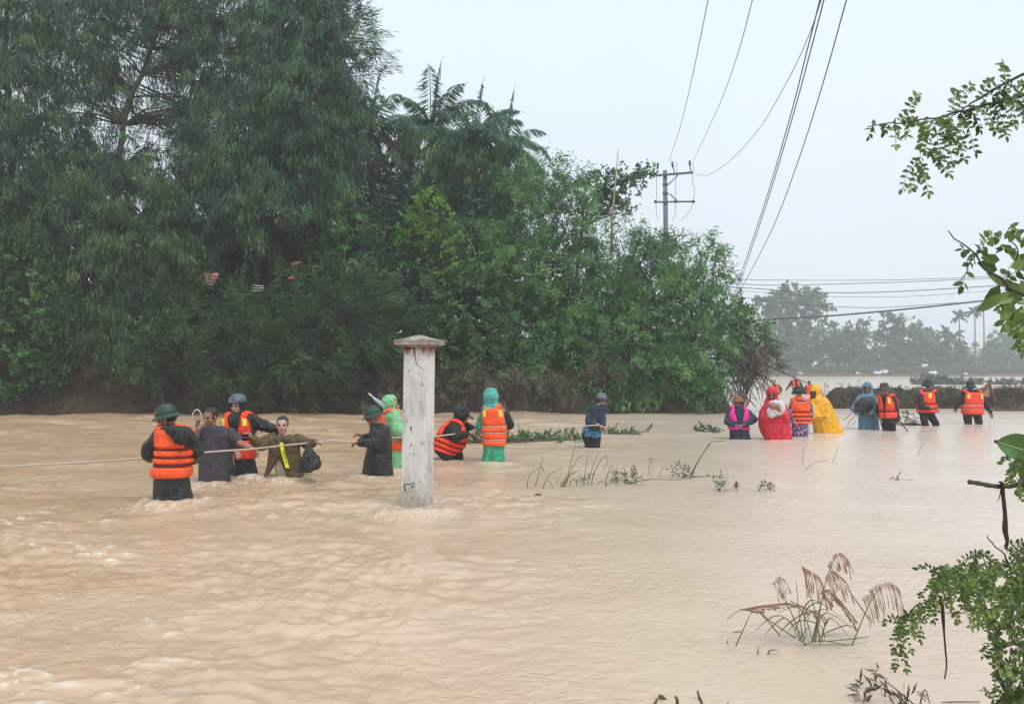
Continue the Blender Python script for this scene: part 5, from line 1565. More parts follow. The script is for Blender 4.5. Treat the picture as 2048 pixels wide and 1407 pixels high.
tag(st, 'bare dry bamboo pole sticking up left of the power pole', 'pole')

# ------------------------------------------------------------------ drifting weeds, debris wall, far mounds
def weedthing(name, label, cat, blobs, mat, style='weed', dens=60, group=None, extra=None):
    q, t, C = foliage(blobs, style, dens, zmin=-.04)
    c = at(*blobs[0][:2], blobs[0][4]); c[2] = 0
    root = empty(name, tuple(c), label, cat, group)
    link('leaves', quads_mesh('leaves', q, M[mat], t, origin=c), root, tuple(c))
    return root, c


STY['mat'] = dict(k=16, axis=.16, L=(.05, .13), W=.03, o=.5, d=-.12, s=0, r=.7)
for lab, xs_, yy, mt_, rx_, cxy, cr in (('long green mat of water weeds drifting behind the green poncho', range(928, 1162, 9), 877, 'broad', 16, (1045, 880), (1.25, .35, .05)),
                                      ('thin strip of drifting weeds right of the lone navy jacket', range(1205, 1292, 9), 866, 'casu_olive', 10, (1245, 867), (.5, .25, .04)),
                                      ('tiny scrap of weeds drifting left of the person in pink', range(1402, 1442, 8), 861, 'casu_olive', 8, (1420, 862), (.25, .15, .03))):
    Dm = wd(cxy[1] + 1)
    r0, c0 = weedthing('weed_mat', lab, 'water weeds', [(x, yy + R.uniform(-1, 1), rx_, 3.2, Dm + R.uniform(-.4, .4), .35) for x in xs_], mt_, style='mat', dens=260, group='weed mats drifting in the current')
    cc = at(cxy[0], cxy[1], Dm); cc[2] = 0
    MB().add(*ellip(cc, cr)).build('stems', M['twig'], r0)

DW = 29.8
wb = at(1860, 818, DW); wb[2] = -.75
wall = empty('debris_wall', tuple(wb), 'low wall matted with brown flood debris and dead vines behind the evacuees', 'wall')
V = []; F = []; k = 90; x0, x1 = at(1640, 800, DW)[0], at(2048, 800, DW)[0] + 9
prof_ = [(-.28, -.7), (-.32, 0), (-.30, .30), (-.22, .52), (0, .60), (.22, .5), (.3, .2), (.3, -.7)]
for i in range(k + 1):
    x = x0 + (x1 - x0) * i / k
    e = min(1, i / 2.5)
    hgt = (1.26 + .22 * mnoise.noise(Vector((x * .9, 0, 0))) + .18 * mnoise.noise(Vector((x * 3, 5, 0)))) * e
    for (yy, zz) in prof_:
        V.append((x + .1 * mnoise.noise(Vector((x * 4, yy * 5, zz * 4))), DW + yy * (1 + .3 * mnoise.noise(Vector((x * 2, yy, 9)))), zz * hgt + .07 * mnoise.noise(Vector((x * 3, zz * 6, 1)))))
for i in range(k):
    for j in range(7): F.append((i * 8 + j, (i + 1) * 8 + j, (i + 1) * 8 + j + 1, i * 8 + j + 1))
F.append(tuple(range(8)))
MB().add(V, F).build('core', mat_plain('matted_debris', (.050, .040, .026), .95, .6, 4, 1.0, 9), wall)
bl = [(x + R.uniform(-8, 8), 795 + R.uniform(-12, 14), 16, 11, DW + R.uniform(-.25, .1), .25) for x in range(1650, 2420, 11)]
q, t, C = foliage(bl, 'weed', 75, zmin=-.02); link('vines', quads_mesh('vines', q, M['dry'], t, origin=wb), wall, tuple(wb))
q, t, C = foliage(bl[::2], 'weed', 46, zmin=-.02); link('weeds', quads_mesh('weeds', q, M['casu_olive'], t, origin=wb), wall, tuple(wb))
mb = MB()
for i in range(70):
    a = np.array([R.uniform(x0, x1), DW - .3 + R.uniform(-.2, .2), R.uniform(.0, .55)]); b_ = a + np.array([R.uniform(-.5, .5), R.uniform(-.2, .2), R.uniform(-.25, .35)])
    mb.add(*limb(a, b_, .014, .006, .15, 4, 5))
for p in ([(1868, 822), (1885, 796), (1878, 778), (1895, 775), (1912, 778)], [(2000, 790), (1984, 796), (1996, 812)], [(1690, 790), (1700, 776), (1712, 786), (1722, 774), (1724, 790)], [(1748, 789), (1722, 797)]):
    mb.add(*tube(smooth_path([at(x, y, DW - .35) for x, y in p], 4), .018, 5))
mb.build('sticks', M['twig'], wall)
# rusty framed board leaning on it
bdD = DW - .55
bo = at(1975, 800, bdD)
rb = empty('rusty_board', tuple(bo), 'reddish framed board tipped up on the debris wall beside the rightmost rescuer', 'board')
M['rust'] = mat_plain('rust_wood', (.20, .085, .05), .8, .4, 6, .4, 20); M['grate'] = mat_plain('pale_panel', (.42, .27, .20), .8, .3, 10)
P4 = [at(1958, 786, bdD), at(1976, 766, bdD), at(1980, 769, bdD + .1), at(1983, 792, bdD + .15), at(1965, 795, bdD)]
mb = MB()
for a, b_ in ((0, 1), (1, 2), (2, 3), (3, 4), (4, 0)): mb.add(*tube([P4[a], P4[b_]], .035, 5))
mb.add(*tube([at(1980, 768, bdD), at(1992, 805, bdD)], .035, 5)); mb.add(*tube([at(1966, 784, bdD), at(1977, 772, bdD)], .025, 5))
mb.build('frame', M['rust'], rb)
V = [p + np.array([0, .02, 0]) for p in P4]; V += [p + np.array([0, .05, 0]) for p in P4]
MB().add(V, [(0, 1, 2, 3, 4), (9, 8, 7, 6, 5)] + [(i, 5 + i, 5 + (i + 1) % 5, (i + 1) % 5) for i in range(5)], 0, False).build('panel', M['grate'], rb)
r0, c0 = weedthing('drift_debris', 'dark line of drifting debris below the rusty board at the right edge', 'debris', [(x, 818, 14, 3, wd(821) , .3) for x in range(1985, 2120, 12)], 'dry', dens=120)
MB().add(*ellip(at(2050, 819, wd(821)) * np.array([1, 1, 0]), (1.3, .3, .10))).build('mat', M['bank'], r0)
r0, c0 = weedthing('drift_debris', 'low streak of debris between the two rescuers in vests at the right', 'debris', [(x, 847, 12, 2, wd(849), .2) for x in range(1802, 1845, 10)], 'dry', dens=120)
MB().add(*ellip(at(1822, 848, wd(849)) * np.array([1, 1, 0]), (.3, .16, .05))).build('mat', M['bank'], r0)
for i, (x, y, w, h, lab) in enumerate(((1862, 766, 38, 13, 'largest green mound of drowned shrubs, left of the others'), (1932, 766, 34, 9, 'second green mound of drowned shrubs from the left'),
                                      (2007, 766, 26, 8, 'small green mound of drowned shrubs near the right edge'), (2070, 766, 26, 9, 'green mound of drowned shrubs cut by the right edge'))):
    Dm = wd(768); c = at(x, 768, Dm); s_ = FPX / Dm
    root = empty('drowned_shrubs', (c[0], Dm, 0), lab, 'shrubs', 'drowned shrub tops in the far water')
    v, f = ellip((c[0], Dm, -.05), (w / s_, 1.2, h / s_), None, 28, 14)
    v[:, 2] += .10 * np.array([mnoise.noise(Vector((a[0] * 1.6, a[1] * 1.6, 3))) for a in v])
    MB().add(v, f).build('core', M['bank'], root)
    q, t, C = foliage([(x, 768 - h * .45, w, h * .75, Dm, 1.1)], 'weed', 60, shell=.7); q = q.mean(1, keepdims=True) + (q - q.mean(1, keepdims=True)) * 2.5
    link('leaves', quads_mesh('leaves', q, M['far'], t, origin=(c[0], Dm, 0)), root, (c[0], Dm, 0))

# ------------------------------------------------------------------ far bank
FD = 172.0
def fartree(label, cat, base, blobs, tr=.35, path=None, dens=.42, mat='far', nm='far_tree'):
    b0 = at(*base); b0[2] = .6
    root = empty(nm, tuple(b0), label, cat, 'trees on the hazy far bank')
    q, t, C = foliage(blobs, 'far', dens * 2.4, zmin=.3)
    C = C[::3]
    link('crown', quads_mesh('crown', q, M[mat], t, origin=b0), root, tuple(b0))
    top = C.mean(0); mb = MB(); mb.add(*tube([b0, b0 * .4 + top * .6 + np.array([.4, 0, 0]), top], [tr, tr * .7, tr * .3], 8))
    for c in C: mb.add(*limb(b0 * .5 + top * .5, c, tr * .4, .05, .08, 5))
    mb.build('trunk', M['bark'], root)
fartree('tallest hazy tree on the far bank, its crown cut by the level wires', 'tree', (1592, 745, FD + 3), [(1560, 600, 32, 18, FD), (1600, 592, 34, 18, FD), (1640, 596, 26, 16, FD), (1570, 622, 32, 18, FD), (1618, 618, 30, 16, FD), (1545, 640, 26, 18, FD), (1530, 615, 20, 14, FD)], dens=.6)
fartree('wide low hazy tree below the tallest far tree', 'tree', (1620, 745, FD), [(1580, 672, 55, 28, FD), (1640, 668, 50, 30, FD), (1560, 715, 60, 35, FD), (1640, 715, 70, 32, FD), (1690, 690, 36, 30, FD), (1505, 700, 50, 45, FD)], dens=.6)
fartree('slim hazy tree at the edge of the gap in the far trees', 'tree', (1715, 745, FD), [(1722, 658, 14, 14, FD), (1712, 690, 22, 20, FD), (1745, 722, 34, 22, FD), (1700, 722, 30, 24, FD)], dens=.7)
fartree('upright hazy tree just right of the gap in the far trees', 'tree', (1785, 745, FD), [(1780, 650, 20, 20, FD), (1778, 685, 28, 26, FD), (1790, 722, 45, 24, FD)], dens=.7)
fartree('rounded hazy tree on the far bank left of the areca palms', 'tree', (1850, 745, FD), [(1825, 680, 34, 26, FD), (1862, 690, 36, 26, FD), (1898, 712, 28, 24, FD), (1845, 722, 60, 24, FD), (1905, 730, 30, 16, FD)], dens=.65)
fartree('pale far tree behind the areca palms', 'tree', (1950, 748, 230), [(1940, 728, 40, 16, 230), (1985, 722, 34, 20, 230)], dens=.4)
fartree('hazy tree at the right edge of the far bank', 'tree', (2020, 745, 200), [(2000, 690, 22, 22, 200), (2030, 705, 40, 34, 200), (2075, 690, 40, 44, 200), (2000, 725, 40, 20, 200)], dens=.5)
fartree('hazy tree beyond the right edge of the far bank', 'tree', (2200, 745, 200), [(2150, 680, 50, 50, 200), (2230, 690, 60, 45, 200), (2330, 700, 60, 45, 200)], dens=.4)
q, t, C = foliage([(x, 708 + R.uniform(-14, 12), 55, 30, 330, 8) for x in range(1100, 2600, 60)], 'far', .10, zmin=.5); q = q.mean(1, keepdims=True) + (q - q.mean(1, keepdims=True)) * 3.0
tag(link('woods', quads_mesh('woods', q, M['far'], t)), 'faint line of woods beyond the far bank', 'woods', kind='stuff')
q, t, C = foliage([(x, 741, 30, 8, 169.5, 1.5) for x in range(1450, 2300, 30)], 'weed', 14, zmin=.02, shell=.2); q = q.mean(1, keepdims=True) + (q - q.mean(1, keepdims=True)) * 6
tag(link('bank_grass', quads_mesh('bank_grass', q, M['lime'], t * .5)), 'pale grass along the edge of the far bank', 'grass', kind='stuff')
def farpalm(px, py, h, lab, sd_):
    r_ = palm(px, py, 170, 9, 2.4, lab, gz=.6, seed=sd_, Lw=.34, dry=0); r_['group'] = 'areca palms on the far bank'
farpalm(1918, 632, 0, 'leftmost of the three tall areca palms on the far bank', 3)
farpalm(1949, 622, 0, 'middle one of the three tall areca palms on the far bank', 4)
farpalm(1967, 616, 0, 'rightmost of the three tall areca palms on the far bank', 6)
farpalm(1893, 662, 0, 'shorter areca palm on the far bank, nearer the rounded tree', 7)
farpalm(1910, 669, 0, 'shorter areca palm just left of the tall areca palms', 9)
c = at(1975, 745, 205); hb = (c[0], 205., .5)
hh = empty('far_house', hb, 'low house with a gabled roof barely visible in the haze behind the areca palms', 'house')
MB().add(*box((c[0], 207, 2.5), (3.2, 2.5, 2.0)), 0, False).build('wall', M['plaster'], hh)
V = [(c[0] - 3.8, 204, 4.4), (c[0] + 3.8, 204, 4.4), (c[0] + 3.8, 210, 4.4), (c[0] - 3.8, 210, 4.4), (c[0] - 3.6, 207, 6.2), (c[0] + 3.6, 207, 6.2)]
MB().add(V, [(0, 1, 5, 4), (1, 2, 5), (2, 3, 4, 5), (3, 0, 4), (3, 2, 1, 0)], 0, False).build('roof', M['concrete'], hh)
MB().add(*box((c[0] - 1, 204.47, 2.2), (.5, .03, .9)), 0, False).build('door', M['darkglass'], hh)
for x, y, w, h, lab in ((1755, 746, 9, 3, 'white litter heap on the far bank below the slim tree'), (1770, 743, 8, 3, 'small arched white scrap beside the white litter heap'), (1866, 746, 9, 4, 'white litter on the far bank behind the dark hat'),
                        (1600, 747, 4, 3, 'white scrap on the far bank left of the far rescuers'), (1716, 747, 4, 2, 'tiny pale scrap on the far bank above the wall end'), (1931, 748, 4, 2, 'tiny white scrap on the far bank above the rightmost rescuer')):
    c = at(x, y, 167.5); s_ = FPX / 167.5
    v, f = ellip(c, (w / s_, .5, h / s_), None, 12, 8); v += .12 * rng.normal(size=v.shape)
    bo = tuple(c); tag(MB().add(v, f).build('litter', M['white'], None, bo), lab, 'litter', 'white litter on the far bank')

# ------------------------------------------------------------------ flooded stalks in mid water
M['stalk'] = mat_plain('dead_stalk', (.14, .095, .06), .85, .4, 20)
M['reed'] = mat_plain('reed_green', (.13, .15, .05), .7, .35, 12)
M['plume'] = mat_plain('reed_plume', (.30, .165, .11), .8, .3, 20)
def stalks(label, base_px, lines, rad=.006, leaves=(), lm='casu_olive', mat='stalk', D=None, lstyle='tiny', ld=480):
    D = D or wd(base_px[1]); c = at(*base_px, D); c[2] = 0
    root = empty('flooded_plant', tuple(c), label, 'plant', 'drowned plants poking out of the flood')
    if lines:
        mb = MB()
        for ln in lines:
            dd = D + R.uniform(-.12, .12)
            P = smooth_path([at(x, y, dd) for x, y in ln], 4)
            P = np.concatenate([[P[0] - np.array([0, 0, .15])], P]) if P[0][2] < .12 else P
            mb.add(*tube(P, np.linspace(rad, rad * .45, len(P)), 5))
        mb.build('stems', M[mat], root)
    if leaves:
        q, t, C = foliage([(x, y, rx, ry, D + R.uniform(-.1, .1), .12) for x, y, rx, ry in leaves], lstyle, ld, zmin=-.03)
        link('leaves', quads_mesh('leaves', q, M[lm], t, origin=c), root, tuple(c))
    return root
stalks('bent bare stalks left of the other drowned stalks', (1080, 975), [[(1056, 976), (1055, 962), (1062, 946), (1083, 932)], [(1070, 974), (1078, 945), (1086, 913)], [(1083, 932), (1089, 944)], [(1086, 976), (1094, 956), (1104, 945), (1126, 934)], [(1108, 986), (1104, 970), (1096, 960)], [(1050, 972), (1075, 979), (1098, 981)]])
stalks('tall clump of bare brown stalks right of the bent ones', (1150, 972), [[(1125, 978), (1136, 948), (1144, 915), (1152, 886)], [(1130, 974), (1142, 940), (1155, 918), (1172, 907)], [(1166, 972), (1171, 940), (1176, 902)], [(1176, 962), (1184, 938), (1198, 902)],
        [(1183, 974), (1186, 952), (1198, 925), (1212, 911), (1214, 926), (1207, 943)], [(1212, 960), (1222, 931), (1230, 955), (1236, 962)], [(1120, 976), (1132, 955), (1150, 945)], [(1124, 976), (1140, 950), (1156, 940)], [(1198, 980), (1196, 966), (1205, 962), (1215, 968), (1224, 960)], [(1140, 962), (1152, 958), (1154, 974)]], leaves=[(1128, 974, 12, 5), (1178, 962, 6, 10)])
stalks('leafy brown green tuft of drowned weeds beside the tall bare stalks', (1255, 968), [[(1236, 972), (1232, 950), (1230, 938)], [(1262, 968), (1268, 945), (1271, 933), (1274, 950)], [(1240, 970), (1300, 958), (1350, 959), (1400, 952)]], leaves=[(1248, 955, 20, 12), (1240, 966, 18, 6), (1275, 956, 14, 7)])
stalks('thin forked stalk between the leafy tuft and the curved reeds', (1300, 952), [[(1296, 952), (1299, 930), (1302, 916), (1305, 930), (1304, 952)], [(1296, 916), (1316, 917)], [(1320, 944), (1333, 925)]], rad=.004)
stalks('pair of long curved reeds bowing right in mid water', (1380, 955), [[(1382, 956), (1392, 930), (1410, 900), (1422, 884), (1448, 881)], [(1380, 956), (1388, 936), (1402, 912), (1420, 887)], [(1378, 952), (1420, 952)]], leaves=[(1358, 938, 12, 10), (1360, 962, 6, 14), (1380, 950, 10, 8)], rad=.009)
stalks('green tuft of bent blades right of the curved reeds', (1440, 982), [[(1404, 988), (1425, 982), (1440, 978), (1446, 960), (1452, 972)]], leaves=[(1442, 970, 16, 12), (1462, 976, 12, 4)])
stalks('low sprig of drowned weeds, rightmost of the row of tufts', (1520, 980), [[(1490, 986), (1515, 980), (1522, 974), (1530, 960)], [(1515, 980), (1550, 974)]], leaves=[(1522, 974, 14, 6), (1540, 975, 8, 3)])
stalks('faint upright stalk below the purple clothes, left of the low bent stem', (1605, 925), [[(1605, 925), (1607, 892)]], rad=.005)
stalks('low bent stem lying over the calm water below the yellow poncho', (1609, 939), [[(1609, 939), (1632, 924), (1656, 920)]], rad=.005)
stalks('thin stalk slanting right just right of the low bent stem', (1665, 925), [[(1665, 925), (1679, 888)]], rad=.005)
stalks('lone thin stalk under the second rescuer from the right', (1840, 910), [[(1834, 911), (1849, 879)]], rad=.005)
stalks('scrap of weed lying on the calm water at the right', (1785, 958), [[(1779, 960), (1786, 953), (1791, 958), (1815, 959), (1828, 957)]], rad=.006, leaves=[(1785, 957, 6, 3)])
stalks('dark twigs sticking out of the water on the left of the wall end', (1700, 850), [[(1688, 840), (1700, 828), (1712, 818)], [(1696, 846), (1708, 832), (1716, 826)], [(1684, 850), (1696, 856), (1704, 848), (1712, 842)]], rad=.010)
v, f = ellip(at(1075, 990, wd(991)), (.05, .04, .022)); tag(MB().add(v, f).build('floating_clod', M['bank']), 'small black clod floating below the bent bare stalks', 'debris')

# reed clump with plumes
DR = 4.25
c = at(1620, 1285, DR); c[2] = 0
reed = empty('reed_clump', tuple(c), 'clump of drooping reeds with brown feathery plumes in the foreground water', 'reeds')
mb = MB(); mg = MB()
stems = [[(1640, 1285), (1632, 1230), (1615, 1170), (1607, 1132)], [(1622, 1290), (1640, 1215), (1655, 1150), (1672, 1108)], [(1700, 1300), (1722, 1245), (1745, 1195), (1770, 1166)], [(1605, 1285), (1585, 1230), (1562, 1180), (1558, 1152)],
         [(1590, 1275), (1540, 1240), (1508, 1216), (1480, 1219)], [(1628, 1280), (1640, 1220), (1650, 1180), (1672, 1185)], [(1472, 1290), (1490, 1250), (1505, 1218)], [(1560, 1270), (1530, 1235), (1506, 1216), (1474, 1222), (1454, 1238)],
         [(1740, 1240), (1705, 1190), (1690, 1170)], [(1715, 1245), (1690, 1215), (1660, 1195)], [(1610, 1290), (1600, 1240), (1592, 1160)], [(1585, 1310), (1600, 1275), (1620, 1250)]]
for s_ in stems:
    dd = DR + R.uniform(-.08, .08); P = smooth_path([at(x, y, dd) for x, y in s_], 5); mg.add(*tube(P, np.linspace(.0036, .0016, len(P)), 5))
blades = [[(1620, 1285), (1560, 1230), (1510, 1260)], [(1600, 1280), (1570, 1235), (1528, 1270)], [(1630, 1285), (1650, 1225), (1715, 1262)], [(1625, 1280), (1600, 1215), (1555, 1225)], [(1640, 1285), (1660, 1235), (1700, 1275)], [(1615, 1285), (1610, 1225), (1640, 1205), (1690, 1240)],
          [(1437, 1303), (1440, 1290), (1460, 1284), (1490, 1286)], [(1515, 1315), (1517, 1290)], [(1532, 1318), (1540, 1300), (1560, 1300)], [(1454, 1300), (1456, 1276)], [(1700, 1290), (1640, 1280), (1600, 1292)], [(1560, 1262), (1600, 1230), (1660, 1215)], [(1590, 1260), (1620, 1200), (1668, 1222)],
          [(1650, 1280), (1640, 1250), (1600, 1240), (1575, 1262)], [(1465, 1265), (1480, 1262), (1485, 1268)], [(1640, 1270), (1690, 1250), (1716, 1258)], [(1740, 1272), (1690, 1278), (1640, 1282)]]
for b_ in blades:
    dd = DR + R.uniform(-.15, .15); P = smooth_path([at(x, y, dd) for x, y in b_], 6); n_ = len(P); mg.add(*tube(P, .008 * np.sin(np.linspace(.35, 3.05, n_)) + .001, 6, flat=.25))
mg.build('stems', M['reed'], reed)
def plume(path, n_, drop, rad=.0016, spread=12):
    for i in range(n_):
        t = i / n_; P = smooth_path([np.array([x, y, 0.]) for x, y in path], 8); p = P[int(t * (len(P) - 1))]
        dx = R.uniform(.5, 1) * spread; L = drop * R.uniform(.55, 1.05); dd = DR + R.uniform(-.10, .10)
        Q = [at(p[0], p[1], dd), at(p[0] + dx * .6, p[1] + L * .25, dd), at(p[0] + dx * 1.1, p[1] + L * .6, dd), at(p[0] + dx * 1.5, p[1] + L, dd)]
        q_ = smooth_path(Q, 3); mb.add(*tube(q_, rad * (1 + .5 * np.sin(np.linspace(0, 9, len(q_)))), 4))
plume([(1603, 1132), (1615, 1138), (1635, 1150), (1645, 1165)], 22, 62, spread=10)
plume([(1655, 1130), (1668, 1108), (1684, 1106), (1696, 1120)], 20, 40, spread=10)
plume([(1650, 1155), (1665, 1140), (1690, 1160)], 16, 60, spread=16)
plume([(1738, 1180), (1755, 1168), (1780, 1164), (1800, 1178)], 22, 66, .0015, spread=12)
plume([(1725, 1195), (1735, 1188), (1750, 1185)], 9, 60, .0014, spread=14)
plume([(1545, 1165), (1556, 1152), (1568, 1158)], 12, 42, .0013, spread=12)
plume([(1480, 1218), (1510, 1212), (1540, 1208), (1575, 1204)], 26, 10, .0022, spread=26)
plume([(1640, 1185), (1655, 1180), (1680, 1210), (1695, 1232)], 20, 36, .0022, spread=18)
plume([(1580, 1200), (1610, 1215), (1640, 1225)], 14, 30, .002, spread=20)
mb.build('plumes', M['plume'], reed)

# ------------------------------------------------------------------ foreground foliage on our side of the water
def hexleaves(L):
    """L: list (base, dir, normal, length, width) -> V (M,3), F(N,4), tint"""
    V = []; F = []; T_ = []
    for (b_, d, nn, l_, w_) in L:
        d = unit(d); s_ = unit(np.cross(d, nn)); nn = np.cross(s_, d); k = len(V)
        cup = nn * w_ * .16
        V += [b_, b_ + d * l_ * .30 + s_ * w_ * .48 + cup, b_ + d * l_ * .68 + s_ * w_ * .42 + cup, b_ + d * l_, b_ + d * l_ * .68 - s_ * w_ * .42 + cup, b_ + d * l_ * .30 - s_ * w_ * .48 + cup]
        F += [(k, k + 1, k + 2, k + 3), (k, k + 3, k + 4, k + 5)]; t = R.gauss(.5, .2); T_ += [t, t]
    return np.array(V), np.array(F), np.clip(T_, 0, 1)


def sprig(mb, LV, a, b_, D, ll, lw, droop=.15, pairs=None, rad=.0012, gap=1.0):
    """pinnate sprig between two pixels at distance D"""
    D2 = D + R.uniform(-.10, .10)
    A, B = at(*a, D), at(*b_, D2); d = B - A; L = np.linalg.norm(d)
    mid = (A + B) / 2 + np.array([0, 0, L * droop]); P = smooth_path([A, mid, B], 5)
    mb.add(*tube(P, np.linspace(rad, rad * .6, len(P)), 4))
    n_ = pairs or max(3, int(L / (ll * .62 * gap)))
    for i in range(n_):
        t = (i + .6) / n_; j = min(int(t * (len(P) - 1)), len(P) - 2); p = P[j] + (P[j + 1] - P[j]) * (t * (len(P) - 1) - j); T_ = unit(P[j + 1] - P[j])
        side = unit(np.cross(T_, [R.uniform(-.3, .3), -1, R.uniform(-.3, .3)]))
        for sg in (-1, 1):
            if R.random() < .12: continue
            dd = unit(side * sg + T_ * .45 + np.array([R.uniform(-.3, .3), R.uniform(-.5, .5), R.uniform(-.55, .15)]))
            LV.append((p, dd, np.array([R.uniform(-.5, .5), -.8, R.uniform(-.2, .9)]), ll * R.uniform(.75, 1.15), lw * R.uniform(.8, 1.15)))
    LV.append((P[-1], unit(P[-1] - P[-2]), np.array([0, -1, .4]), ll, lw))


def branch(mb, pts, D, r0, r1):
    P = smooth_path([at(x, y, D) for x, y in pts], 6); P[:, 1] += .012 * np.sin(np.arange(len(P)) * .9); P[1:-1] += rng.normal(size=(len(P) - 2, 3)) * .0012
    mb.add(*tube(P, np.linspace(r0, r1, len(P)), 6)); return P

# roadside tree just outside the right edge whose branches reach in
tb = np.array([2.55, 2.55, -.6])
rt = empty('roadside_tree', tuple(tb), 'small leaved thorny tree whose branches reach in from the right edge', 'tree')
mb = MB(); mb.add(*tube(smooth_path([tb, tb + [.05, 0, 1.2], tb + [-.05, .02, 2.2], tb + [.1, 0, 3.6]], 5), np.linspace(.06, .03, 16), 9)); mb.build('trunk', M['bark'], rt)
mb = MB(); LV = []
D1 = 2.6
top = tb + np.array([-.02, .02, 2.35])
for pts in ([(2090, 140), (2040, 153), (1990, 178), (1935, 212), (1905, 232)], [(2090, 180), (2030, 196), (1970, 210), (1920, 224), (1870, 236), (1810, 244), (1738, 252)]):
    P = branch(mb, pts, D1, .006, .0018); mb.add(*tube([P[0], (P[0] + top) / 2 + [0, 0, .03], top], [.006, .010, .016], 6))
SP = [((1748, 251), (1737, 272)), ((1775, 248), (1768, 262)), ((1790, 247), (1792, 292)), ((1812, 244), (1838, 190)), ((1800, 245), (1808, 238)), ((1830, 243), (1812, 272)), ((1850, 240), (1840, 290)), ((1850, 262), (1838, 330)), ((1838, 318), (1803, 378)),
      ((1842, 330), (1856, 386)), ((1846, 300), (1898, 348)), ((1858, 300), (1875, 318)), ((1866, 238), (1878, 300)), ((1880, 236), (1905, 325)), ((1885, 240), (1930, 318)), ((1896, 232), (1900, 280)), ((1905, 228), (1912, 182)), ((1915, 226), (1945, 172)), ((1920, 224), (1950, 305)),
      ((1935, 216), (1960, 260)), ((1945, 212), (1978, 248)), ((1960, 205), (2005, 258)), ((1985, 190), (2012, 272)), ((2000, 182), (2030, 250)), ((2012, 172), (2006, 128)), ((2022, 168), (2046, 232)), ((2035, 160), (2060, 215)), ((1960, 200), (1985, 165)), ((1975, 190), (2010, 200)), ((1990, 180), (2030, 210)),
      ((1880, 270), (1925, 290)), ((1870, 250), (1850, 300)), ((1815, 243), (1855, 262)), ((2030, 200), (2060, 250)), ((1850, 345), (1822, 378)), ((1905, 262), (1880, 330)), ((1930, 240), (1915, 300)), ((2040, 170), (2075, 180)), ((2010, 200), (1990, 260))]
for a, b_ in SP: sprig(mb, LV, a, b_, D1, .024, .0132)
# middle branch with larger leaves
D2_ = 2.35; mid_ = tb + np.array([0, .0, 1.6])
P = branch(mb, [(2090, 622), (2045, 590), (2000, 560), (1955, 518), (1898, 461)], D2_, .006, .0015); mb.add(*tube([P[0], mid_], [.006, .016], 6))
P = branch(mb, [(2090, 640), (2046, 560), (2030, 500), (2016, 456)], D2_, .004, .001)
P = branch(mb, [(1925, 568), (1932, 540), (1946, 515), (1975, 478), (2000, 480)], D2_, .0015, .001)
for a, b_ in [((1958, 512), (1925, 500)), ((1950, 512), (1924, 570)), ((1960, 505), (1995, 474)), ((2016, 456), (2030, 470)), ((2020, 470), (2048, 480)), ((2030, 500), (2005, 500)), ((2005, 565), (2040, 520)), ((2010, 600), (2035, 690)), ((2030, 620), (2050, 660)), ((2040, 650), (2042, 705)), ((2010, 560), (2050, 540)), ((1995, 600), (2010, 645)), ((2030, 590), (2060, 640))]:
    sprig(mb, LV, a, b_, D2_, .030, .018)
for (x, y, dx, dy, l_, w_) in ((1995, 540, -.9, -.25, .075, .04), (2000, 570, -.55, .8, .08, .042), (2015, 560, .3, .9, .08, .045), (2010, 575, -.7, -.6, .07, .035), (2030, 590, -.9, .3, .075, .038), (2025, 600, -.5, .8, .085, .035), (2040, 560, .5, .6, .07, .035), (2005, 590, -.8, .55, .085, .032),
                               (2045, 610, -.3, .9, .075, .035), (2040, 530, -.4, -.8, .07, .035), (2035, 640, -.7, .6, .06, .03), (2000, 520, -.9, -.1, .06, .03), (2020, 535, .9, -.2, .07, .035), (1990, 545, -.6, -.7, .05, .022)):
    b0 = at(x, y, D2_ + R.uniform(-.06, .06)); LV.append((b0, np.array([dx, R.uniform(-.3, .3), -dy]), np.array([R.uniform(-.4, .4), -1, R.uniform(0, .6)]), l_, w_))
mb.build('branches', M['bark'], rt)
V, F, T_ = hexleaves(LV); me = quads_mesh('leaves', V, M['near'], T_, origin=tb, Fq=F); link('leaves', me, rt, tuple(tb))

# lower right shrub
sb = np.array([1.62, 2.2, -.35])
shb = empty('thorny_shrub', tuple(sb), 'dense small leaved green shrub filling the lower right corner', 'shrub')
mb = MB(); LV = []; D3_ = 2.35
for pts, r0_, r1_ in (([(2100, 1200), (2040, 1186), (1960, 1182), (1895, 1192), (1830, 1216), (1790, 1240)], .005, .0014), ([(2100, 1180), (2040, 1200), (1985, 1213), (1935, 1221), (1888, 1228)], .0035, .001), ([(2080, 1190), (2035, 1150), (2005, 1108), (1973, 1070)], .004, .0015),
                      ([(2000, 1150), (1975, 1125), (1962, 1108)], .002, .001), ([(2060, 1500), (2020, 1400), (1995, 1320), (2010, 1240), (2050, 1180)], .008, .004), ([(2090, 1520), (2060, 1400), (2050, 1300), (2070, 1200)], .010, .006), ([(1995, 1420), (2008, 1382)], .004, .003), ([(2050, 1290), (2000, 1290), (1960, 1286)], .002, .001)):
    P = branch(mb, pts, D3_, r0_, r1_)
mb.add(*tube([at(2060, 1500, D3_), sb], [.009, .014], 6)); mb.add(*tube([at(2090, 1520, D3_), sb], [.01, .016], 6))
for i in range(230):
    z_ = R.random()
    if z_ < .5: x, y = R.uniform(1925, 2070), 1175 + R.gauss(0, 30)
    elif z_ < .85: x, y = R.gauss(2040, 28), R.uniform(1230, 1420)
    else: x, y = R.gauss(1895, 18), R.gauss(1158, 10)
    a = R.uniform(.2, 2.9); L = R.uniform(28, 52)
    sprig(mb, LV, (x, y), (x + math.cos(a) * L, y + math.sin(a) * L * R.choice((1, 1, -.5))), D3_ + R.uniform(-.22, .22), .0165, .0088, gap=1.1, rad=.0008)
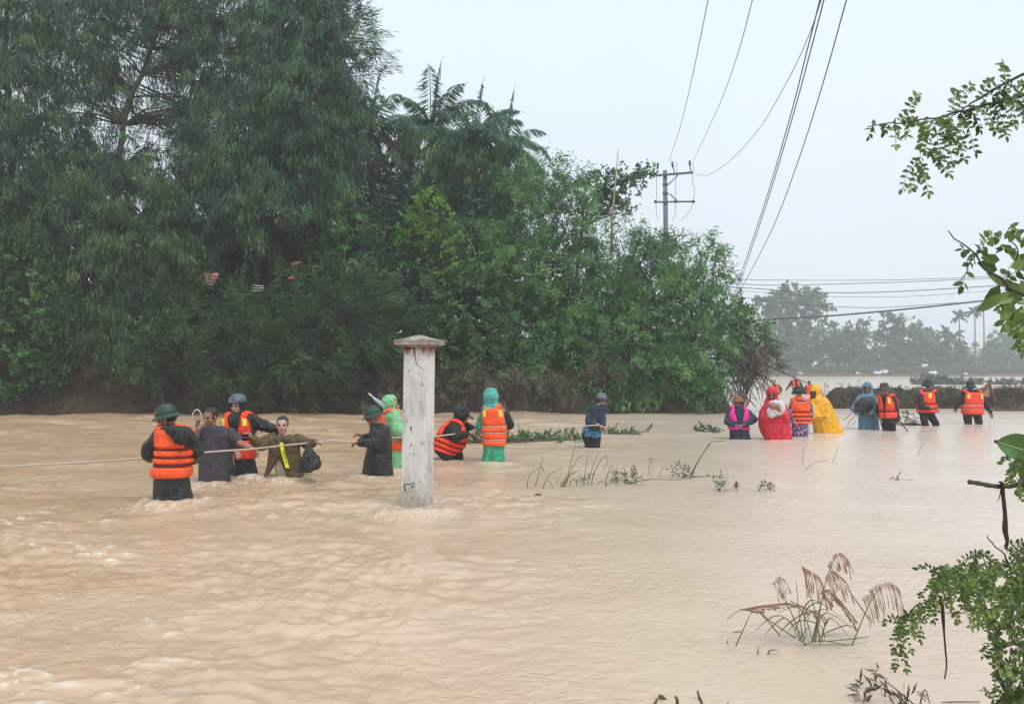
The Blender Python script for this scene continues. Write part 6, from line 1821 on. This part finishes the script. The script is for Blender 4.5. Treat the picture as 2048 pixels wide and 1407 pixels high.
for a, b_ in [((1795, 1238), (1770, 1246)), ((1805, 1230), (1790, 1335)), ((1810, 1230), (1802, 1290)), ((1800, 1290), (1812, 1338)), ((1820, 1222), (1828, 1270)), ((1835, 1216), (1842, 1280)), ((1845, 1212), (1830, 1250)), ((1860, 1205), (1868, 1240)), ((1878, 1200), (1872, 1225)), ((1895, 1195), (1900, 1215)),
              ((1925, 1185), (1935, 1210)), ((1800, 1262), (1822, 1300)), ((1800, 1240), (1785, 1300)), ((1905, 1225), (1915, 1245)), ((1985, 1213), (1995, 1300)), ((1990, 1280), (1995, 1350)), ((2000, 1320), (1992, 1370)), ((1970, 1216), (1975, 1250)), ((1975, 1290), (1965, 1310)), ((1815, 1224), (1800, 1265)), ((1828, 1222), (1818, 1262)), ((1850, 1208), (1852, 1238))]:
    sprig(mb, LV, a, b_, D3_, .0165, .0088, rad=.0009)
mb.build('branches', M['bark'], shb)
V, F, T_ = hexleaves(LV); link('leaves', quads_mesh('leaves', V, M['near'], T_, origin=sb, Fq=F), shb, tuple(sb))

# single broad leaf and the plant it grows on
lbp = np.array([1.35, 1.7, .3])
pl = empty('broad_leaved_plant', tuple(lbp), 'plant at the right edge showing one large glossy green leaf', 'plant')
DL = 1.75
lt, lbs = at(1993, 883, DL), at(2085, 912, DL + .03)
n_ = 14; V = []; F = []
ax = lbs - lt; L = np.linalg.norm(ax); ax = ax / L; sd2 = unit(np.cross(ax, [0, -1, 0]));
if sd2[2] < 0: sd2 = -sd2
for i in range(n_ + 1):
    t = i / n_; w_ = .028 * math.sin(math.pi * min(1, t ** .8 * .98)) ** 1.0 if 0 < i < n_ else .001
    c_ = lt + ax * L * t
    for j in range(-3, 4):
        V.append(c_ + sd2 * w_ * j / 3 * (1.15 if j > 0 else .95) + np.array([0, -1, 0]) * (.010 * abs(j / 3) ** 1.2 * math.sin(math.pi * t)))
F = [(i * 7 + j, (i + 1) * 7 + j, (i + 1) * 7 + j + 1, i * 7 + j + 1) for i in range(n_) for j in range(6)]
lf = MB().add(V, F)
V2 = [v + np.array([0, .0015, 0]) for v in V]; lf.add(V2, [q[::-1] for q in F])
big_m = mat_plain('glossy_leaf', (.055, .15, .03), .3, .25, 14, .2, 40)
lo_ = lf.build('leaf', big_m, pl)
MB().add(*tube([lt + ax * L * t + np.array([0, -.001, 0]) for t in np.linspace(.02, 1, 8)], np.linspace(.0009, .0020, 8), 5)).build('midrib', mat_plain('midrib', (.35, .45, .18), .5, .1), lo_)
v, f = ellip(lt - ax * .002, (.004, .002, .004)); MB().add(v, f).build('leaf_tip', M['crack'], lo_)
mb = MB(); LV = []
mb.add(*tube(smooth_path([lbp, at(2070, 1050, DL), at(2058, 960, DL), lbs], 5), .004, 6))
for a, b_ in [((2050, 915), (2025, 960)), ((2040, 925), (2020, 945)), ((2060, 930), (2035, 985)), ((2050, 960), (2040, 990)), ((2030, 925), (2014, 965)), ((2020, 915), (2000, 925)), ((2040, 975), (2050, 1000)), ((2055, 900), (2030, 940))]: sprig(mb, LV, a, b_, DL, .011, .007, rad=.0006)
for k_ in range(4): LV.append((at(2030 + 8 * k_, 918, DL + .02), np.array([R.uniform(-.3, .3), .1, -1]), np.array([0, -1, .2]), .05, .020))
mb.build('stem', M['twig'], pl)
V, F, T_ = hexleaves(LV); link('leaves', quads_mesh('leaves', V, M['near'], T_, origin=lbp, Fq=F), pl, tuple(lbp))

M['deadstrip'] = mat_plain('dead_strip', (.055, .034, .024), .85, .4, 30, .6, 60)
DS = 1.85
mb = MB(); P = smooth_path([at(1937, 963, DS), at(1958, 966, DS), at(1985, 971, DS), at(2020, 972, DS), at(2150, 966, DS), tb + np.array([-.3, -.35, 1.62]), tb + np.array([0, 0, 1.66])], 5)
mb.add(*tube(P, .0052 + .0006 * np.sin(np.arange(len(P)) * 1.7), 8)); stk = mb.build('broken_stick', M['bark'])
tag(stk, 'broken grey brown stick poking in from the right edge', 'stick')
mb = MB(); ds = DS - .007
P = smooth_path([at(1998, 964, ds), at(2004, 966, ds), at(2006, 990, ds), at(2010, 1030, ds), at(2010, 1060, ds), at(2014, 1080, ds), at(2012, 1101, ds)], 5)
mb.add(*tube(P, np.interp(np.linspace(0, 1, len(P)), [0, .1, .5, .62, .8, 1], [.004, .0072, .0076, .0105, .0085, .001]), 7, flat=.35))
P = smooth_path([at(2003, 966, ds), at(2001, 985, ds), at(1995, 1003, ds)], 5); mb.add(*tube(P, [.003, .0035, .003, .003, .0028, .0025, .002, .002, .0015, .001, .0006], 6, flat=.4))
tag(mb.build('dead_leaf', M['deadstrip']), 'long dead leaf looped over the broken stick and hanging down', 'dead leaf')
mb = MB(); ds = D3_ - .012
P = smooth_path([at(1882, 1190, ds), at(1885, 1215, ds), at(1887, 1250, ds), at(1891, 1300, ds), at(1893, 1330, ds), at(1889, 1357, ds)], 5)
mb.add(*tube(P, np.interp(np.linspace(0, 1, len(P)), [0, .1, .35, .45, .8, 1], [.004, .0085, .0085, .0050, .0038, .003]), 7, flat=.4))
tag(mb.build('dead_leaf', M['deadstrip']), 'thin brown dead leaf hanging from the arching twig of the corner shrub', 'dead leaf')

# small dry plants along the bottom edge
stalks('withered drooping sprig at the bottom edge left of the corner shrub', (1820, 1410), [[(1850, 1430), (1815, 1396), (1785, 1372), (1768, 1360)], [(1770, 1362), (1780, 1390), (1790, 1405)], [(1840, 1410), (1845, 1385), (1852, 1380), (1860, 1410)], [(1860, 1412), (1890, 1403), (1960, 1402)]], rad=.004, leaves=[(1770, 1370, 5, 10), (1785, 1395, 5, 10), (1740, 1404, 20, 4)], lm='dry', D=3.5, ld=700)
stalks('dark pointed stump among thin stalks at the bottom edge', (1400, 1410), [[(1405, 1425), (1400, 1402), (1395, 1380)], [(1404, 1425), (1403, 1405), (1399, 1392)], [(1320, 1389), (1331, 1398), (1345, 1412)], [(1354, 1415), (1354, 1398), (1350, 1391)], [(1308, 1410), (1314, 1396)]], rad=.010, D=3.5)
stalks('thin floating twig at the bottom edge', (1465, 1404), [[(1432, 1406), (1460, 1402), (1485, 1398), (1502, 1399)], [(1455, 1412), (1456, 1403)]], rad=.005, D=3.5)

# ------------------------------------------------------------------ haze: the rainy air
hx0, hx1, hy0, hy1, hz0, hz1 = -400, 400, -60, 480, -2.2, 24
v, f = box(((hx0 + hx1) / 2, (hy0 + hy1) / 2, (hz0 + hz1) / 2), ((hx1 - hx0) / 2, (hy1 - hy0) / 2, (hz1 - hz0) / 2))
hm = bpy.data.materials.new('haze'); hm.use_nodes = True
hn = hm.node_tree.nodes; hl = hm.node_tree.links; hn.clear()
ho = hn.new('ShaderNodeOutputMaterial'); hv = hn.new('ShaderNodeVolumePrincipled')
hv.inputs['Color'].default_value = (.93, .96, 1, 1); hv.inputs['Density'].default_value = .0016
hl.new(hv.outputs[0], ho.inputs['Volume'])
tag(MB().add(v, f, 0, False).build('haze', hm), kind='stuff')
